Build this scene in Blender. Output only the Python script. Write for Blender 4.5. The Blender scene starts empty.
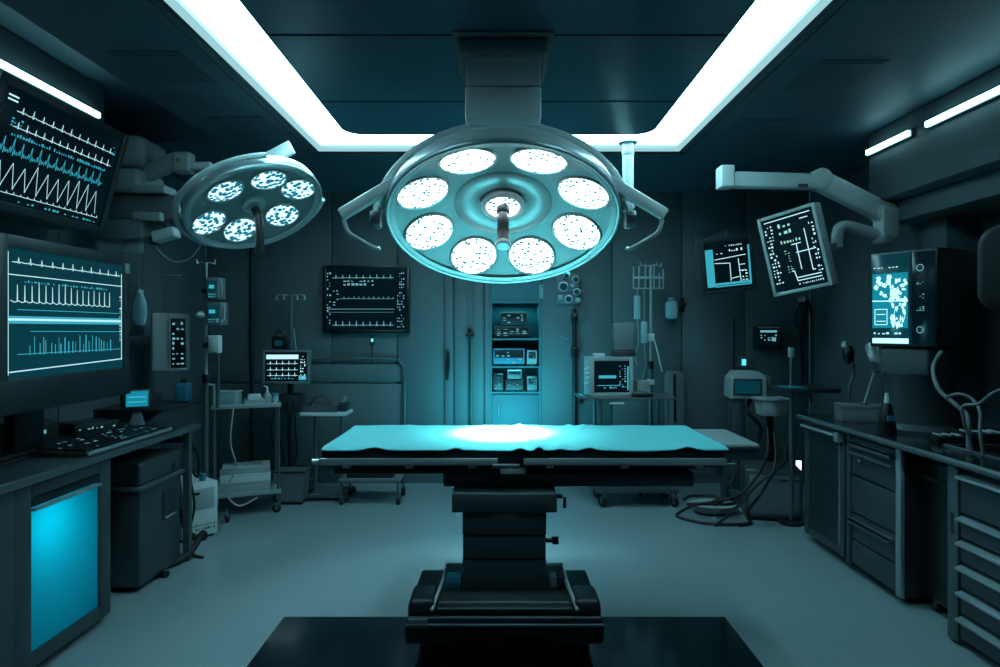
import bpy, bmesh, math, random
from mathutils import Vector, Matrix, Euler
random.seed(7)
C = bpy.context.scene.collection
PI = math.pi
F = 650.0; HOR = 328.0; EYE = 1.5          # focal length in pixels, horizon row, eye height
def P(px, py, d): return Vector(((px-500)/F*d, d, EYE-(py-HOR)/F*d))
def RX(a): return Matrix.Rotation(math.radians(a), 4, 'X')
def RY(a): return Matrix.Rotation(math.radians(a), 4, 'Y')
def RZ(a): return Matrix.Rotation(math.radians(a), 4, 'Z')
def T(x, y, z): return Matrix.Translation((x, y, z))

# ---------------------------------------------------------------- materials
def lin(h):
    h = h.lstrip('#'); r = []
    for i in (0, 2, 4):
        c = int(h[i:i+2], 16)/255
        r.append(c/12.92 if c <= .04045 else ((c+.055)/1.055)**2.4)
    return (r[0], r[1], r[2], 1)
def mat(name, col, rough=.5, metal=0, var=.12, scale=6, bump=0, coat=0, bscale=60):
    m = bpy.data.materials.new(name); m.use_nodes = True
    nt = m.node_tree; b = nt.nodes['Principled BSDF']
    c = lin(col)
    tc = nt.nodes.new('ShaderNodeTexCoord')
    no = nt.nodes.new('ShaderNodeTexNoise'); no.inputs['Scale'].default_value = scale; no.inputs['Detail'].default_value = 4
    nt.links.new(tc.outputs['Object'], no.inputs['Vector'])
    mx = nt.nodes.new('ShaderNodeMix'); mx.data_type = 'RGBA'
    mx.inputs[6].default_value = tuple(min(1, v*(1-var)) for v in c[:3])+(1,)
    mx.inputs[7].default_value = tuple(min(1, v*(1+var)) for v in c[:3])+(1,)
    nt.links.new(no.outputs['Fac'], mx.inputs[0]); nt.links.new(mx.outputs[2], b.inputs['Base Color'])
    mr = nt.nodes.new('ShaderNodeMapRange')
    mr.inputs['To Min'].default_value = max(.02, rough*.85); mr.inputs['To Max'].default_value = min(1, rough*1.15)
    nt.links.new(no.outputs['Fac'], mr.inputs['Value']); nt.links.new(mr.outputs['Result'], b.inputs['Roughness'])
    b.inputs['Metallic'].default_value = metal
    if coat: b.inputs['Coat Weight'].default_value = coat; b.inputs['Coat Roughness'].default_value = .12
    if bump:
        n2 = nt.nodes.new('ShaderNodeTexNoise'); n2.inputs['Scale'].default_value = bscale
        nt.links.new(tc.outputs['Object'], n2.inputs['Vector'])
        bp = nt.nodes.new('ShaderNodeBump'); bp.inputs['Strength'].default_value = bump; bp.inputs['Distance'].default_value = .01
        nt.links.new(n2.outputs['Fac'], bp.inputs['Height']); nt.links.new(bp.outputs['Normal'], b.inputs['Normal'])
    return m
def emis(name, col, s):
    m = bpy.data.materials.new(name); m.use_nodes = True
    nt = m.node_tree; nt.nodes.clear()
    e = nt.nodes.new('ShaderNodeEmission'); e.inputs['Color'].default_value = lin(col); e.inputs['Strength'].default_value = s
    o = nt.nodes.new('ShaderNodeOutputMaterial'); nt.links.new(e.outputs[0], o.inputs[0])
    return m
def screen_mat(name, col, s, rough=.15):
    m = bpy.data.materials.new(name); m.use_nodes = True
    b = m.node_tree.nodes['Principled BSDF']
    b.inputs['Base Color'].default_value = (.004, .01, .013, 1); b.inputs['Roughness'].default_value = rough
    b.inputs['Emission Color'].default_value = lin(col); b.inputs['Emission Strength'].default_value = s
    b.inputs['Specular IOR Level'].default_value = .25
    return m
def lens_mat(name, bright, dark, s, scale, thr, dk=.12):
    """LED cluster lens: pale glass with darker spots between the diodes."""
    m = bpy.data.materials.new(name); m.use_nodes = True
    nt = m.node_tree; nt.nodes.clear()
    tc = nt.nodes.new('ShaderNodeTexCoord')
    v = nt.nodes.new('ShaderNodeTexVoronoi'); v.inputs['Scale'].default_value = scale; v.inputs['Randomness'].default_value = .75
    nt.links.new(tc.outputs['Object'], v.inputs['Vector'])
    r = nt.nodes.new('ShaderNodeMapRange'); r.inputs['From Min'].default_value = thr; r.inputs['From Max'].default_value = thr+.12
    nt.links.new(v.outputs['Distance'], r.inputs['Value'])
    mx = nt.nodes.new('ShaderNodeMix'); mx.data_type = 'RGBA'
    mx.inputs[6].default_value = lin(dark); mx.inputs[7].default_value = lin(bright)
    nt.links.new(r.outputs['Result'], mx.inputs[0])
    st = nt.nodes.new('ShaderNodeMapRange'); st.inputs['To Min'].default_value = s*dk; st.inputs['To Max'].default_value = s
    nt.links.new(r.outputs['Result'], st.inputs['Value'])
    e = nt.nodes.new('ShaderNodeEmission'); nt.links.new(mx.outputs[2], e.inputs['Color']); nt.links.new(st.outputs['Result'], e.inputs['Strength'])
    o = nt.nodes.new('ShaderNodeOutputMaterial'); nt.links.new(e.outputs[0], o.inputs[0])
    return m
def glass_mat(name, col, alpha_mix=.75):
    m = bpy.data.materials.new(name); m.use_nodes = True
    nt = m.node_tree; nt.nodes.clear()
    t = nt.nodes.new('ShaderNodeBsdfTransparent'); t.inputs['Color'].default_value = lin(col)
    g = nt.nodes.new('ShaderNodeBsdfPrincipled'); g.inputs['Base Color'].default_value = lin(col); g.inputs['Roughness'].default_value = .12
    mx = nt.nodes.new('ShaderNodeMixShader'); mx.inputs[0].default_value = 1-alpha_mix
    nt.links.new(t.outputs[0], mx.inputs[1]); nt.links.new(g.outputs[0], mx.inputs[2])
    o = nt.nodes.new('ShaderNodeOutputMaterial'); nt.links.new(mx.outputs[0], o.inputs[0])
    return m
def frosted_mat(name, col):
    m = bpy.data.materials.new(name); m.use_nodes = True
    nt = m.node_tree; nt.nodes.clear()
    t = nt.nodes.new('ShaderNodeBsdfTranslucent'); t.inputs['Color'].default_value = lin(col)
    g = nt.nodes.new('ShaderNodeBsdfGlossy'); g.inputs['Roughness'].default_value = .3; g.inputs['Color'].default_value = (.3, .5, .6, 1)
    mx = nt.nodes.new('ShaderNodeMixShader'); mx.inputs[0].default_value = .08
    nt.links.new(t.outputs[0], mx.inputs[1]); nt.links.new(g.outputs[0], mx.inputs[2])
    o = nt.nodes.new('ShaderNodeOutputMaterial'); nt.links.new(mx.outputs[0], o.inputs[0])
    return m
def perforated_mat(name):
    m = mat(name, '#4a585b', .4, .8)
    nt = m.node_tree; b = nt.nodes['Principled BSDF']
    tc = nt.nodes.new('ShaderNodeTexCoord')
    mp = nt.nodes.new('ShaderNodeMapping'); mp.inputs['Rotation'].default_value = (PI/4, 0, 0)
    v = nt.nodes.new('ShaderNodeTexVoronoi'); v.inputs['Scale'].default_value = 42; v.inputs['Randomness'].default_value = 0
    nt.links.new(tc.outputs['Object'], mp.inputs['Vector']); nt.links.new(mp.outputs[0], v.inputs['Vector'])
    r = nt.nodes.new('ShaderNodeMapRange'); r.inputs['From Min'].default_value = .42; r.inputs['From Max'].default_value = .52
    nt.links.new(v.outputs['Distance'], r.inputs['Value'])
    mx = nt.nodes.new('ShaderNodeMix'); mx.data_type = 'RGBA'
    mx.inputs[6].default_value = (.002, .005, .006, 1); mx.inputs[7].default_value = lin('#58686b')
    nt.links.new(r.outputs['Result'], mx.inputs[0]); nt.links.new(mx.outputs[2], b.inputs['Base Color'])
    return m

M = dict(
    wall=mat('wall_panel_paint', '#4c585b', .62, 0, .10, 2.2, .08, bscale=120),
    wall_dark=mat('wall_dark_paint', '#3c4649', .65, 0, .12, 2),
    ceil=mat('ceiling_paint', '#2f4852', .55, 0, .25, 1.6, .12, bscale=14),
    ceil_in=mat('ceiling_panel', '#2a5666', .4, 0, .15, 1.5),
    seam=mat('seam', '#0c1012', .8),
    floor=mat('floor_resin', '#7b8c90', .22, 0, .07, 1.3, .02, .3, bscale=200),
    mat=mat('floor_inlay', '#0d1d24', .14, 0, .15, 2, 0, .5),
    steel=mat('brushed_steel', '#9fadb0', .36, .55, .05, 4),
    dsteel=mat('dark_steel', '#566367', .42, .45, .08, 4),
    white=mat('pale_enamel', '#b9c4c4', .35, 0, .05, 4),
    lampw=mat('lamp_enamel', '#a9b6b8', .30, .15, .06, 4, 0, .4),
    lampf=mat('lamp_face', '#7c8a8d', .4, .1, .06, 4),
    grey=mat('grey_plastic', '#5b6669', .5, 0, .08, 8),
    lgrey=mat('light_grey_plastic', '#8d9999', .5, 0, .08, 8),
    dark=mat('dark_plastic', '#22292c', .45, 0, .12, 8),
    cab=mat('cabinet_metal', '#465154', .42, .5, .1, 5),
    cabd=mat('cabinet_dark', '#23292c', .45, .4, .1, 5),
    black=mat('black_plastic', '#0b0e10', .35, 0, .1, 8),
    rubber=mat('black_rubber', '#08090a', .6, 0, .1, 20),
    top=mat('black_worktop', '#141b1e', .18, 0, .15, 6, 0, .4),
    ltop=mat('desk_worktop', '#2a3538', .3, 0, .12, 6, 0, .3),
    mattress=mat('mattress_vinyl', '#0a1d23', .45, 0, .1, 8),
    sheet=mat('surgical_drape', '#439a9e', .85, 0, .05, 3, .25, bscale=25),
    pad=mat('head_pad', '#5c6a6b', .6, 0, .06, 8, .1, bscale=200),
    ring=emis('light_ring', '#a2e4f4', 15.5),
    cove=screen_mat('self_lit_lip', '#b4ecf4', .75, .5),
    strip=emis('strip_light', '#a8eefa', 9.0),
    lens=lens_mat('led_lens', '#d9f9ff', '#2f9fb0', 7.0, 40, .30),
    lens2=lens_mat('led_lens_small', '#c4f4ff', '#2a9fc0', 1.7, 34, .44, .3),
    scr=screen_mat('screen_black', '#02141c', .35),
    scrt=screen_mat('screen_teal', '#0f5a6a', .32),
    scrc=screen_mat('screen_cyan', '#1393ac', .85),
    trace=emis('trace_white', '#bdeef6', 1.1),
    traced=emis('trace_dim', '#7cc9d6', .7),
    tracec=emis('trace_cyan', '#3fb9d0', .85),
    traceg=emis('trace_green', '#a4ecdc', .9),
    scan=emis('scan_image', '#b6f0f8', 1.5),
    led=emis('status_light', '#58d8ef', 1.3),
    outlet=emis('lit_switch', '#d6f6fa', 2.5),
    glass=glass_mat('clear_glass', '#9fd0d8', .78),
    bag=glass_mat('clear_plastic', '#a9cfd4', .45),
    frost=frosted_mat('frosted_glass', '#5fd8e4'),
    inner=mat('cabinet_interior', '#9fc4cc', .7),
    niche=mat('niche_paint', '#356068', .55, 0, .1, 4),
    blue=mat('blue_plastic', '#2b7890', .4, 0, .08, 6),
    paper=mat('paper', '#39474b', .8),
    perf=perforated_mat('perforated_metal'),
)

# ---------------------------------------------------------------- mesh builder
class MB:
    def __init__(s): s.v = []; s.f = []
    def add(s, vs, fs, mx=None):
        o = len(s.v)
        for q in vs:
            q = Vector(q)
            if mx is not None: q = mx @ q
            s.v.append(q)
        s.f += [tuple(o+i for i in f) for f in fs]
        return s
    def box(s, c, d, mx=None, top=(1, 1)):
        x, y, z = c; a, b, h = d[0]/2, d[1]/2, d[2]/2; u, w = top
        vs = [(x-a, y-b, z-h), (x+a, y-b, z-h), (x+a, y+b, z-h), (x-a, y+b, z-h),
              (x-a*u, y-b*w, z+h), (x+a*u, y-b*w, z+h), (x+a*u, y+b*w, z+h), (x-a*u, y+b*w, z+h)]
        return s.add(vs, [(3, 2, 1, 0), (4, 5, 6, 7), (0, 1, 5, 4), (1, 2, 6, 5), (2, 3, 7, 6), (3, 0, 4, 7)], mx)
    def bb(s, x0, x1, y0, y1, z0, z1, mx=None):
        return s.box(((x0+x1)/2, (y0+y1)/2, (z0+z1)/2), (x1-x0, y1-y0, z1-z0), mx)
    def cyl(s, p, q, r, r2=None, n=16, mx=None):
        p, q = Vector(p), Vector(q); r2 = r if r2 is None else r2
        ax = (q-p).normalized(); up = Vector((0, 0, 1)) if abs(ax.z) < .9 else Vector((1, 0, 0))
        u = ax.cross(up).normalized(); w = u.cross(ax)
        vs = []
        for c, rr in ((p, r), (q, r2)):
            for i in range(n):
                t = 2*PI*i/n; vs.append(c+u*math.cos(t)*rr+w*math.sin(t)*rr)
        fs = [(i, (i+1) % n, n+(i+1) % n, n+i) for i in range(n)]+[tuple(range(n-1, -1, -1)), tuple(range(n, 2*n))]
        return s.add(vs, fs, mx)
    def bar(s, p, q, w, h, mx=None, up=(0, 0, 1)):
        """rectangular bar from p to q; w across, h along up"""
        p, q = Vector(p), Vector(q); ax = (q-p).normalized(); up = Vector(up)
        if abs(ax.dot(up)) > .95: up = Vector((0, 1, 0))
        u = ax.cross(up).normalized()*w/2; k = u.cross(ax).normalized()*h/2
        vs = [p-u-k, p+u-k, p+u+k, p-u+k, q-u-k, q+u-k, q+u+k, q-u+k]
        return s.add(vs, [(0, 1, 2, 3), (7, 6, 5, 4), (0, 4, 5, 1), (1, 5, 6, 2), (2, 6, 7, 3), (3, 7, 4, 0)], mx)
    def tube(s, pts, r, n=8, smooth=6, closed=False, mx=None):
        pts = [Vector(p) for p in pts]
        if smooth > 1 and len(pts) > 2:
            out = []; m = len(pts); segs = m if closed else m-1
            g = (lambda i: pts[i % m]) if closed else (lambda i: pts[max(0, min(m-1, i))])
            for i in range(segs):
                a, b, c, d = g(i-1), g(i), g(i+1), g(i+2)
                for k in range(smooth):
                    t = k/smooth
                    out.append(.5*((2*b)+(c-a)*t+(2*a-5*b+4*c-d)*t*t+(3*b-a-3*c+d)*t**3))
            if not closed: out.append(pts[-1])
            pts = out
        m = len(pts); vs = []; u = None
        for i in range(m):
            if closed: t = pts[(i+1) % m]-pts[i-1]
            else: t = pts[min(m-1, i+1)]-pts[max(0, i-1)]
            t.normalize()
            if u is None:
                u = t.cross(Vector((0, 0, 1)) if abs(t.z) < .9 else Vector((1, 0, 0))).normalized()
            else:
                u = (u-t*u.dot(t)).normalized()
            w = t.cross(u)
            for k in range(n):
                a = 2*PI*k/n; vs.append(pts[i]+u*math.cos(a)*r+w*math.sin(a)*r)
        fs = []
        for i in range(m if closed else m-1):
            j = (i+1) % m
            fs += [(i*n+k, i*n+(k+1) % n, j*n+(k+1) % n, j*n+k) for k in range(n)]
        if not closed: fs += [tuple(range(n-1, -1, -1)), tuple((m-1)*n+k for k in range(n))]
        return s.add(vs, fs, mx)
    def lathe(s, prof, n=32, mx=None, sy=1.0, cap=True):
        vs = []; m = len(prof)
        for r, z in prof:
            for i in range(n):
                a = 2*PI*i/n; vs.append((max(r, 1e-4)*math.cos(a), max(r, 1e-4)*math.sin(a)*sy, z))
        fs = []
        for j in range(m-1):
            fs += [(j*n+i, j*n+(i+1) % n, (j+1)*n+(i+1) % n, (j+1)*n+i) for i in range(n)]
        if cap: fs += [tuple(range(n-1, -1, -1)), tuple((m-1)*n+i for i in range(n))]
        return s.add(vs, fs, mx)
    def prism(s, poly, y0, y1, mx=None):
        """x-z outline pushed from y0 to y1"""
        n = len(poly)
        vs = [(x, y0, z) for x, z in poly]+[(x, y1, z) for x, z in poly]
        return s.add(vs, [tuple(range(n)), tuple(range(2*n-1, n-1, -1))]+[(i, n+i, n+(i+1) % n, (i+1) % n) for i in range(n)], mx)
    def rline(s, pts, w, y=0, mx=None):
        """flat line on the x-z plane"""
        for (x0, z0), (x1, z1) in zip(pts, pts[1:]):
            dx, dz = x1-x0, z1-z0; l = math.hypot(dx, dz) or 1e-6
            nx, nz = -dz/l*w/2, dx/l*w/2; ex, ez = dx/l*w*.3, dz/l*w*.3
            s.add([(x0-nx-ex, y, z0-nz-ez), (x1-nx+ex, y, z1-nz+ez), (x1+nx+ex, y, z1+nz+ez), (x0+nx-ex, y, z0+nz-ez)], [(0, 1, 2, 3)], mx)
        return s
    def rect(s, x0, x1, z0, z1, y=0, mx=None):
        return s.add([(x0, y, z0), (x1, y, z0), (x1, y, z1), (x0, y, z1)], [(0, 1, 2, 3)], mx)
    def build(s, name, m, parent=None, bevel=0, seg=2, smooth=True, flat=False):
        bm = bmesh.new()
        vs = [bm.verts.new(v) for v in s.v]
        for f in s.f:
            try: bm.faces.new([vs[i] for i in f])
            except ValueError: pass
        if not flat: bmesh.ops.recalc_face_normals(bm, faces=bm.faces)
        if bevel:
            es = [e for e in bm.edges if len(e.link_faces) == 2 and e.calc_face_angle(0) > .6]
            bmesh.ops.bevel(bm, geom=es, offset=bevel, segments=seg, affect='EDGES', profile=.5, clamp_overlap=True)
        me = bpy.data.meshes.new(name); bm.to_mesh(me); bm.free()
        me.materials.append(m if not isinstance(m, str) else M[m])
        if smooth and not flat:
            me.shade_smooth(); me.set_sharp_from_angle(angle=math.radians(38))
        o = bpy.data.objects.new(name, me); C.objects.link(o)
        if parent is not None: o.parent = parent
        return o
def tag(o, label, cat, group=None, kind=None):
    o['label'] = label; o['category'] = cat
    if group: o['group'] = group
    if kind: o['kind'] = kind
    return o
def thing(name, label, cat, loc=(0, 0, 0), rot=(0, 0, 0), group=None):
    o = bpy.data.objects.new(name, None); C.objects.link(o)
    o.location = loc; o.rotation_euler = [math.radians(a) for a in rot]; o.empty_display_size = .05
    return tag(o, label, cat, group)
def struct(o): o['kind'] = 'structure'; return o
def lamp(name, kind, loc, energy, col, parent=None, **kw):
    l = bpy.data.lights.new(name, kind); l.energy = energy; l.color = col
    tgt = kw.pop('target', None)
    for k, v in kw.items(): setattr(l, k, v)
    o = bpy.data.objects.new(name, l); C.objects.link(o); o.location = loc
    if tgt is not None: o.rotation_euler = (Vector(tgt)-Vector(loc)).to_track_quat('-Z', 'Y').to_euler()
    if parent is not None: o.parent = parent
    return o

# ---------------------------------------------------------------- screen graphics
def wave(kind, x0, x1, z, amp, n):
    pts = []
    for i in range(n):
        a = x0+(x1-x0)*i/n; w = (x1-x0)/n; k = amp*random.uniform(.8, 1.1)
        if kind == 'ecg':
            pts += [(a, z), (a+.3*w, z), (a+.36*w, z+.12*k), (a+.42*w, z), (a+.47*w, z-.12*k), (a+.52*w, z+k), (a+.57*w, z-.2*k), (a+.62*w, z), (a+.78*w, z+.15*k), (a+.85*w, z)]
        elif kind == 'saw':
            pts += [(a, z), (a+.5*w, z+k), (a+.95*w, z-.15*k)]
        elif kind == 'spike':
            pts += [(a, z+.05*k), (a+.5*w, z-.05*k), (a+.85*w, z), (a+.9*w, z+k), (a+.94*w, z)]
        elif kind == 'busy':
            pts += [(a, z), (a+.15*w, z+.4*k), (a+.25*w, z+.05*k), (a+.4*w, z+k), (a+.5*w, z-.1*k), (a+.62*w, z+.3*k), (a+.72*w, z), (a+.86*w, z+.2*k)]
    pts.append((x1, pts[-1][1])); return pts
def ticks(m, x0, x1, z0, z1, cols, rows, y, fill=.6):
    """rows of little unreadable dashes standing in for read-outs"""
    cw, rh = (x1-x0)/cols, (z1-z0)/rows
    for i in range(cols):
        for j in range(rows):
            if random.random() < fill:
                a = x0+cw*(i+.15); b = z0+rh*(j+.2)
                m.rect(a, a+cw*random.uniform(.3, .75), b, b+rh*random.uniform(.2, .6), y)
def monitor(root, w, h, bez, dep, frame_m, scr_m, name='bezel', botz=None, bev=.008):
    """housing behind a screen on the local x-z plane, centred on the origin, looking along -y"""
    b = bez; bz = botz if botz is not None else bez
    f = MB().bb(-w/2, w/2, .0, dep, -h/2, h/2)
    f.build('housing', frame_m, root, bev)
    r = MB()
    r.bb(-w/2, -w/2+b, -.012, .0, -h/2, h/2).bb(w/2-b, w/2, -.012, .0, -h/2, h/2)
    r.bb(-w/2+b, w/2-b, -.012, .0, h/2-b, h/2).bb(-w/2+b, w/2-b, -.012, .0, -h/2, -h/2+bz)
    r.build('bezel', frame_m, root, .003)
    s = MB().bb(-w/2+b, w/2-b, -.005, .0005, -h/2+bz, h/2-b).build('screen', scr_m, root)
    return s, (-w/2+b, w/2-b, -h/2+bz, h/2-b)
YS = -.0065
def caster(parent, x, y, r=.04, z=0, rz=0):
    f = MB()
    mx = T(x, y, z) @ RZ(rz)
    f.cyl((0, 0, r*2+.005), (0, 0, r*2+.045), .010, n=10, mx=mx).box((0, .008, r*2), (.034, .05, .014), mx)
    f.box((-.016, .012, r*1.4), (.004, .03, r*1.3), mx).box((.016, .012, r*1.4), (.004, .03, r*1.3), mx)
    o = f.build('caster', 'dsteel', parent)
    MB().cyl((-.012, .014, r), (.012, .014, r), r, n=18, mx=mx).build('wheel', 'rubber', o, .004)
    return o
def star_base(root, R=.27, n=5, z=.09, a0=10, m='dsteel'):
    h = MB().cyl((0, 0, z-.025), (0, 0, z+.045), .04, .03, 16)
    h.build('hub', m, root, .004)
    for i in range(n):
        a = math.radians(a0+360/n*i); c, s_ = math.cos(a), math.sin(a)
        MB().bar((c*.02, s_*.02, z), (c*R, s_*R, z-.01), .028, .022).build('leg', m, root, .004)
        caster(root, c*R*.97, s_*R*.97, .03, 0, random.uniform(0, 360))

# ================================================================ SETTING
HC = 2.82; YB = 6.3; XL = -2.85; XR = 3.0; YF = -1.6
RXL, RXR, RYB = -1.35, 1.335, 4.84          # outer edges of the ceiling light ring
IXL, IXR, IYB = -1.05, 1.03, 4.42          # inner edges
fl = struct(MB().bb(XL, XR, YF, YB+.6, -.1, 0).build('floor', 'floor'))
inl = struct(MB().bb(-1.12, 1.165, 1.35, 3.37, .0, .003).build('floor_inlay', 'mat'))
# wall_back: panels with narrow dark joints, opening for the glazed cabinet and door recess
NX0, NX1, NZ1 = P(490, 0, YB).x, P(541, 0, YB).x, 2.14
DX0, DX1, DZ1 = P(447, 0, YB).x, P(489, 0, YB).x, 2.18
wb = MB()
joints = [XL, P(252, 0, YB).x, P(332, 0, YB).x, P(397, 0, YB).x, DX0]
for a, b in zip(joints, joints[1:]):
    wb.bb(a+.004, b-.004, YB, YB+.04, 0, HC+.1)
joints = [NX1, P(612, 0, YB).x, P(682, 0, YB).x, P(745, 0, YB).x, XR]
for a, b in zip(joints, joints[1:]):
    wb.bb(a+.004, b-.004, YB, YB+.04, 0, HC+.1)
wb.bb(DX0, NX1, YB, YB+.04, DZ1, HC+.1)
struct(wb.build('wall_back', 'wall', None, .004))
bk = MB().bb(XL, NX0-.02, YB+.06, YB+.1, 0, HC+.1).bb(NX1+.02, XR, YB+.06, YB+.1, 0, HC+.1).bb(NX0-.02, NX1+.02, YB+.5, YB+.54, 0, HC+.1)
bk.bb(NX0-.03, NX0-.005, YB, YB+.5, 0, DZ1).bb(NX1-.001, NX1+.02, YB+.04, YB+.5, 0, DZ1).bb(NX0-.02, NX1+.02, YB+.04, YB+.5, DZ1, DZ1+.02)
struct(bk.build('wall_back_lining', 'seam'))
wl = MB()
ys = [YF, 0, 1.4, 2.8, 4.2, 5.2, YB]
for a, b in zip(ys, ys[1:]): wl.bb(XL-.04, XL, a+.004, b-.004, 0, HC+.3)
wl.bb(XL-.1, XL-.05, YF, YB, 0, HC+.3)
struct(wl.build('wall_left', 'wall', None, .004))
wr = MB()
for a, b in zip(ys, ys[1:]): wr.bb(XR, XR+.04, a+.004, b-.004, 0, HC+.3)
wr.bb(XR+.05, XR+.1, YF, YB, 0, HC+.3)
struct(wr.build('wall_right', 'wall', None, .004))
struct(MB().bb(XL, XR, YF-.05, YF, 0, HC+.3).build('wall_front', 'wall_dark'))
# ceiling: soffit with the ring slot, raised dark bay along the left wall
XSTEP = -2.02
ce = MB()
ce.bb(XSTEP, RXL, YF, YB, HC, HC+.06).bb(RXR, XR, YF, YB, HC, HC+.06).bb(RXL, RXR, RYB, YB, HC, HC+.06)
YR = 1.35
ce.bb(RXL, IXL+.02, YF, YR, HC, HC+.06).bb(IXR-.02, RXR, YF, YR, HC, HC+.06)
ce.bb(XL, XSTEP, 4.62, YB, HC, HC+.06)
ce.bb(XSTEP, XSTEP+.04, YF, 4.62, HC+.06, HC+.24).bb(XL, XSTEP, 4.62, 4.66, HC+.06, HC+.24).bb(XL, XSTEP+.04, YF, 4.66, HC+.2, HC+.26)
struct(ce.build('ceiling', 'ceil'))
# inner ceiling panel, rounded corners
ip = MB(); rr = .14; out = []
for cx, cy, a0 in ((IXR-rr, IYB-rr, 0), (IXL+rr, IYB-rr, 90)):
    for k in range(9):
        a = math.radians(a0+k*90/8); out.append((cx+rr*math.cos(a), cy+rr*math.sin(a)))
out += [(IXL, YF), (IXR, YF)]
n = len(out)
ip.add([(x, y, HC-.01) for x, y in out]+[(x, y, HC+.12) for x, y in out], [tuple(range(n)), tuple(range(2*n-1, n-1, -1))]+[(i, n+i, n+(i+1) % n, (i+1) % n) for i in range(n)])
struct(ip.build('ceiling_panel', 'ceil_in', None, .012))
# luminous channel and its lip, whose brightness is put in as emission
rg = MB().bb(RXL, IXL+.1, YR, RYB, HC+.045, HC+.065).bb(IXR-.1, RXR, YR, RYB, HC+.045, HC+.065).bb(IXL+.1, IXR-.1, IYB-.1, RYB, HC+.045, HC+.065)
ring = rg.build('ceiling_light_ring', 'ring')
tag(ring, 'bright white light band recessed round the ceiling panel', 'ceiling light')
lp = MB()
lw = .05
lp.bb(RXL, RXL+lw, YR, RYB, HC-.006, HC+.02).bb(RXR-lw, RXR, YR, RYB, HC-.006, HC+.02).bb(RXL+lw, RXR-lw, RYB-lw*1.6, RYB, HC-.006, HC+.02)
struct(lp.build('trim_1', 'cove', None, .003))
lp = MB()
for i in range(2):
    o_ = .03+.035*i
    lp.bb(RXL-o_-.012, RXL-o_, YF, RYB+o_, HC-.008, HC).bb(RXR+o_, RXR+o_+.012, YF, RYB+o_, HC-.008, HC).bb(RXL-o_, RXR+o_, RYB+o_, RYB+o_+.012, HC-.008, HC)
struct(lp.build('trim_2', 'wall_dark', None, .002))
# joints across the inner panel
lp = MB()
for y in (2.9, 3.75): lp.bb(IXL+.02, IXR-.02, y, y+.012, HC-.013, HC-.009)
struct(lp.build('trim_3', 'seam'))
# bulkheads along the side walls
b = MB().bb(XL, -2.5, YF, 4.12, 2.12, HC+.2)
struct(b.build('bulkhead_left', 'wall', None, .02))
b = MB().bb(2.5, XR, YF, 4.42, 2.34, HC)
b.bb(2.62, XR, YF, 4.42, 2.2, 2.34)
struct(b.build('bulkhead_right', 'wall', None, .02))
struct(MB().bb(2.78, XR, 4.05, 4.4, 0.0, 2.2).build('pilaster_right', 'wall', None, .01))
for nm, x, sgn, segs, z, lb in (('l', -2.5, 1, [(1.6, 4.02)], HC-.01, ['slim white strip light high on the left bulkhead above the tilted monitor']),
                    ('r', 2.5, -1, [(1.6, 3.78), (3.92, 4.39)], 2.68, ['long strip light on the right bulkhead, cut by the picture edge', 'short strip light at the far end of the right bulkhead'])):
    for (a, b_), l_ in zip(segs, lb):
        t = thing('strip_light', l_, 'strip light', (x, (a+b_)/2, z), group='bulkhead strip lights')
        L = (b_-a)/2
        MB().bb(min(0, sgn*.02), max(0, sgn*.02), -L, L, -.022, .022).build('channel', 'dsteel', t)
        MB().bb(min(sgn*.02, sgn*.038), max(sgn*.02, sgn*.038), -L+.01, L-.01, -.016, .016).build('diffuser', 'strip', t, .004)
# air grilles in the soffit (embossed slatted vents)
for i, (x, y, l_) in enumerate(((-1.7, 3.3, 'dark slatted air vent in the left ceiling soffit, nearer one'), (-1.66, 4.25, 'dark slatted air vent in the left ceiling soffit, farther one'),
                 (1.75, 3.4, 'dark slatted air vent in the right ceiling soffit, nearer one'), (1.7, 4.3, 'dark slatted air vent in the right ceiling soffit, farther one'))):
    t = thing('ceiling_vent', l_, 'vent', (x, y, HC), group='ceiling air vents')
    MB().bb(-.17, .17, -.2, .2, -.006, 0).build('frame', 'ceil', t)
    sl = MB()
    for k in range(9): sl.box((0, -.16+.04*k, -.010), (.30, .034, .004), None)
    sl.build('slats', 'ceil', t)
# skirting
struct(MB().bb(XL, DX0-.02, YB-.012, YB, 0, .09).bb(NX1+.03, XR, YB-.012, YB, 0, .09).build('baseboard_back', 'wall_dark'))
struct(MB().bb(XL, XL+.012, YF, YB, 0, .09).build('baseboard_left', 'wall_dark'))
# vertical pipe trim on back wall
struct(MB().cyl((P(253, 0, YB).x, YB-.02, 0.09), (P(253, 0, YB).x, YB-.02, HC), .022, n=12).build('trim_4', 'cabd'))
# lower service panel with bent grab rail on the back wall
rail = thing('wall_rail', 'dark bent tube rail framing the low wall panel under the wall monitor', 'rail', (0, YB, 0))
xa, xb = P(300, 0, YB).x, P(405, 0, YB).x
MB().tube([(xa, -.045, 1.20), (xb-.14, -.045, 1.20), (xb-.04, -.045, 1.16), (xb, -.045, 1.06), (xb, -.045, .5), (xb, -.045, .02)], .013, 10, 6).build('tube', 'dsteel', rail)
for x, z in ((xa+.2, 1.2), (xb-.2, 1.2), (xb, .6), (xb, .2)):
    MB().cyl((x, -.045, z), (x, 0, z), .010, n=10).build('bracket', 'dsteel', rail)
struct(MB().bb(XL+.02, xb-.03, YB-.02, YB, .14, .96).bb(XL+.02, xb-.03, YB-.02, YB, .98, 1.15).build('trim_5', 'wall', None, .006))
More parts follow.
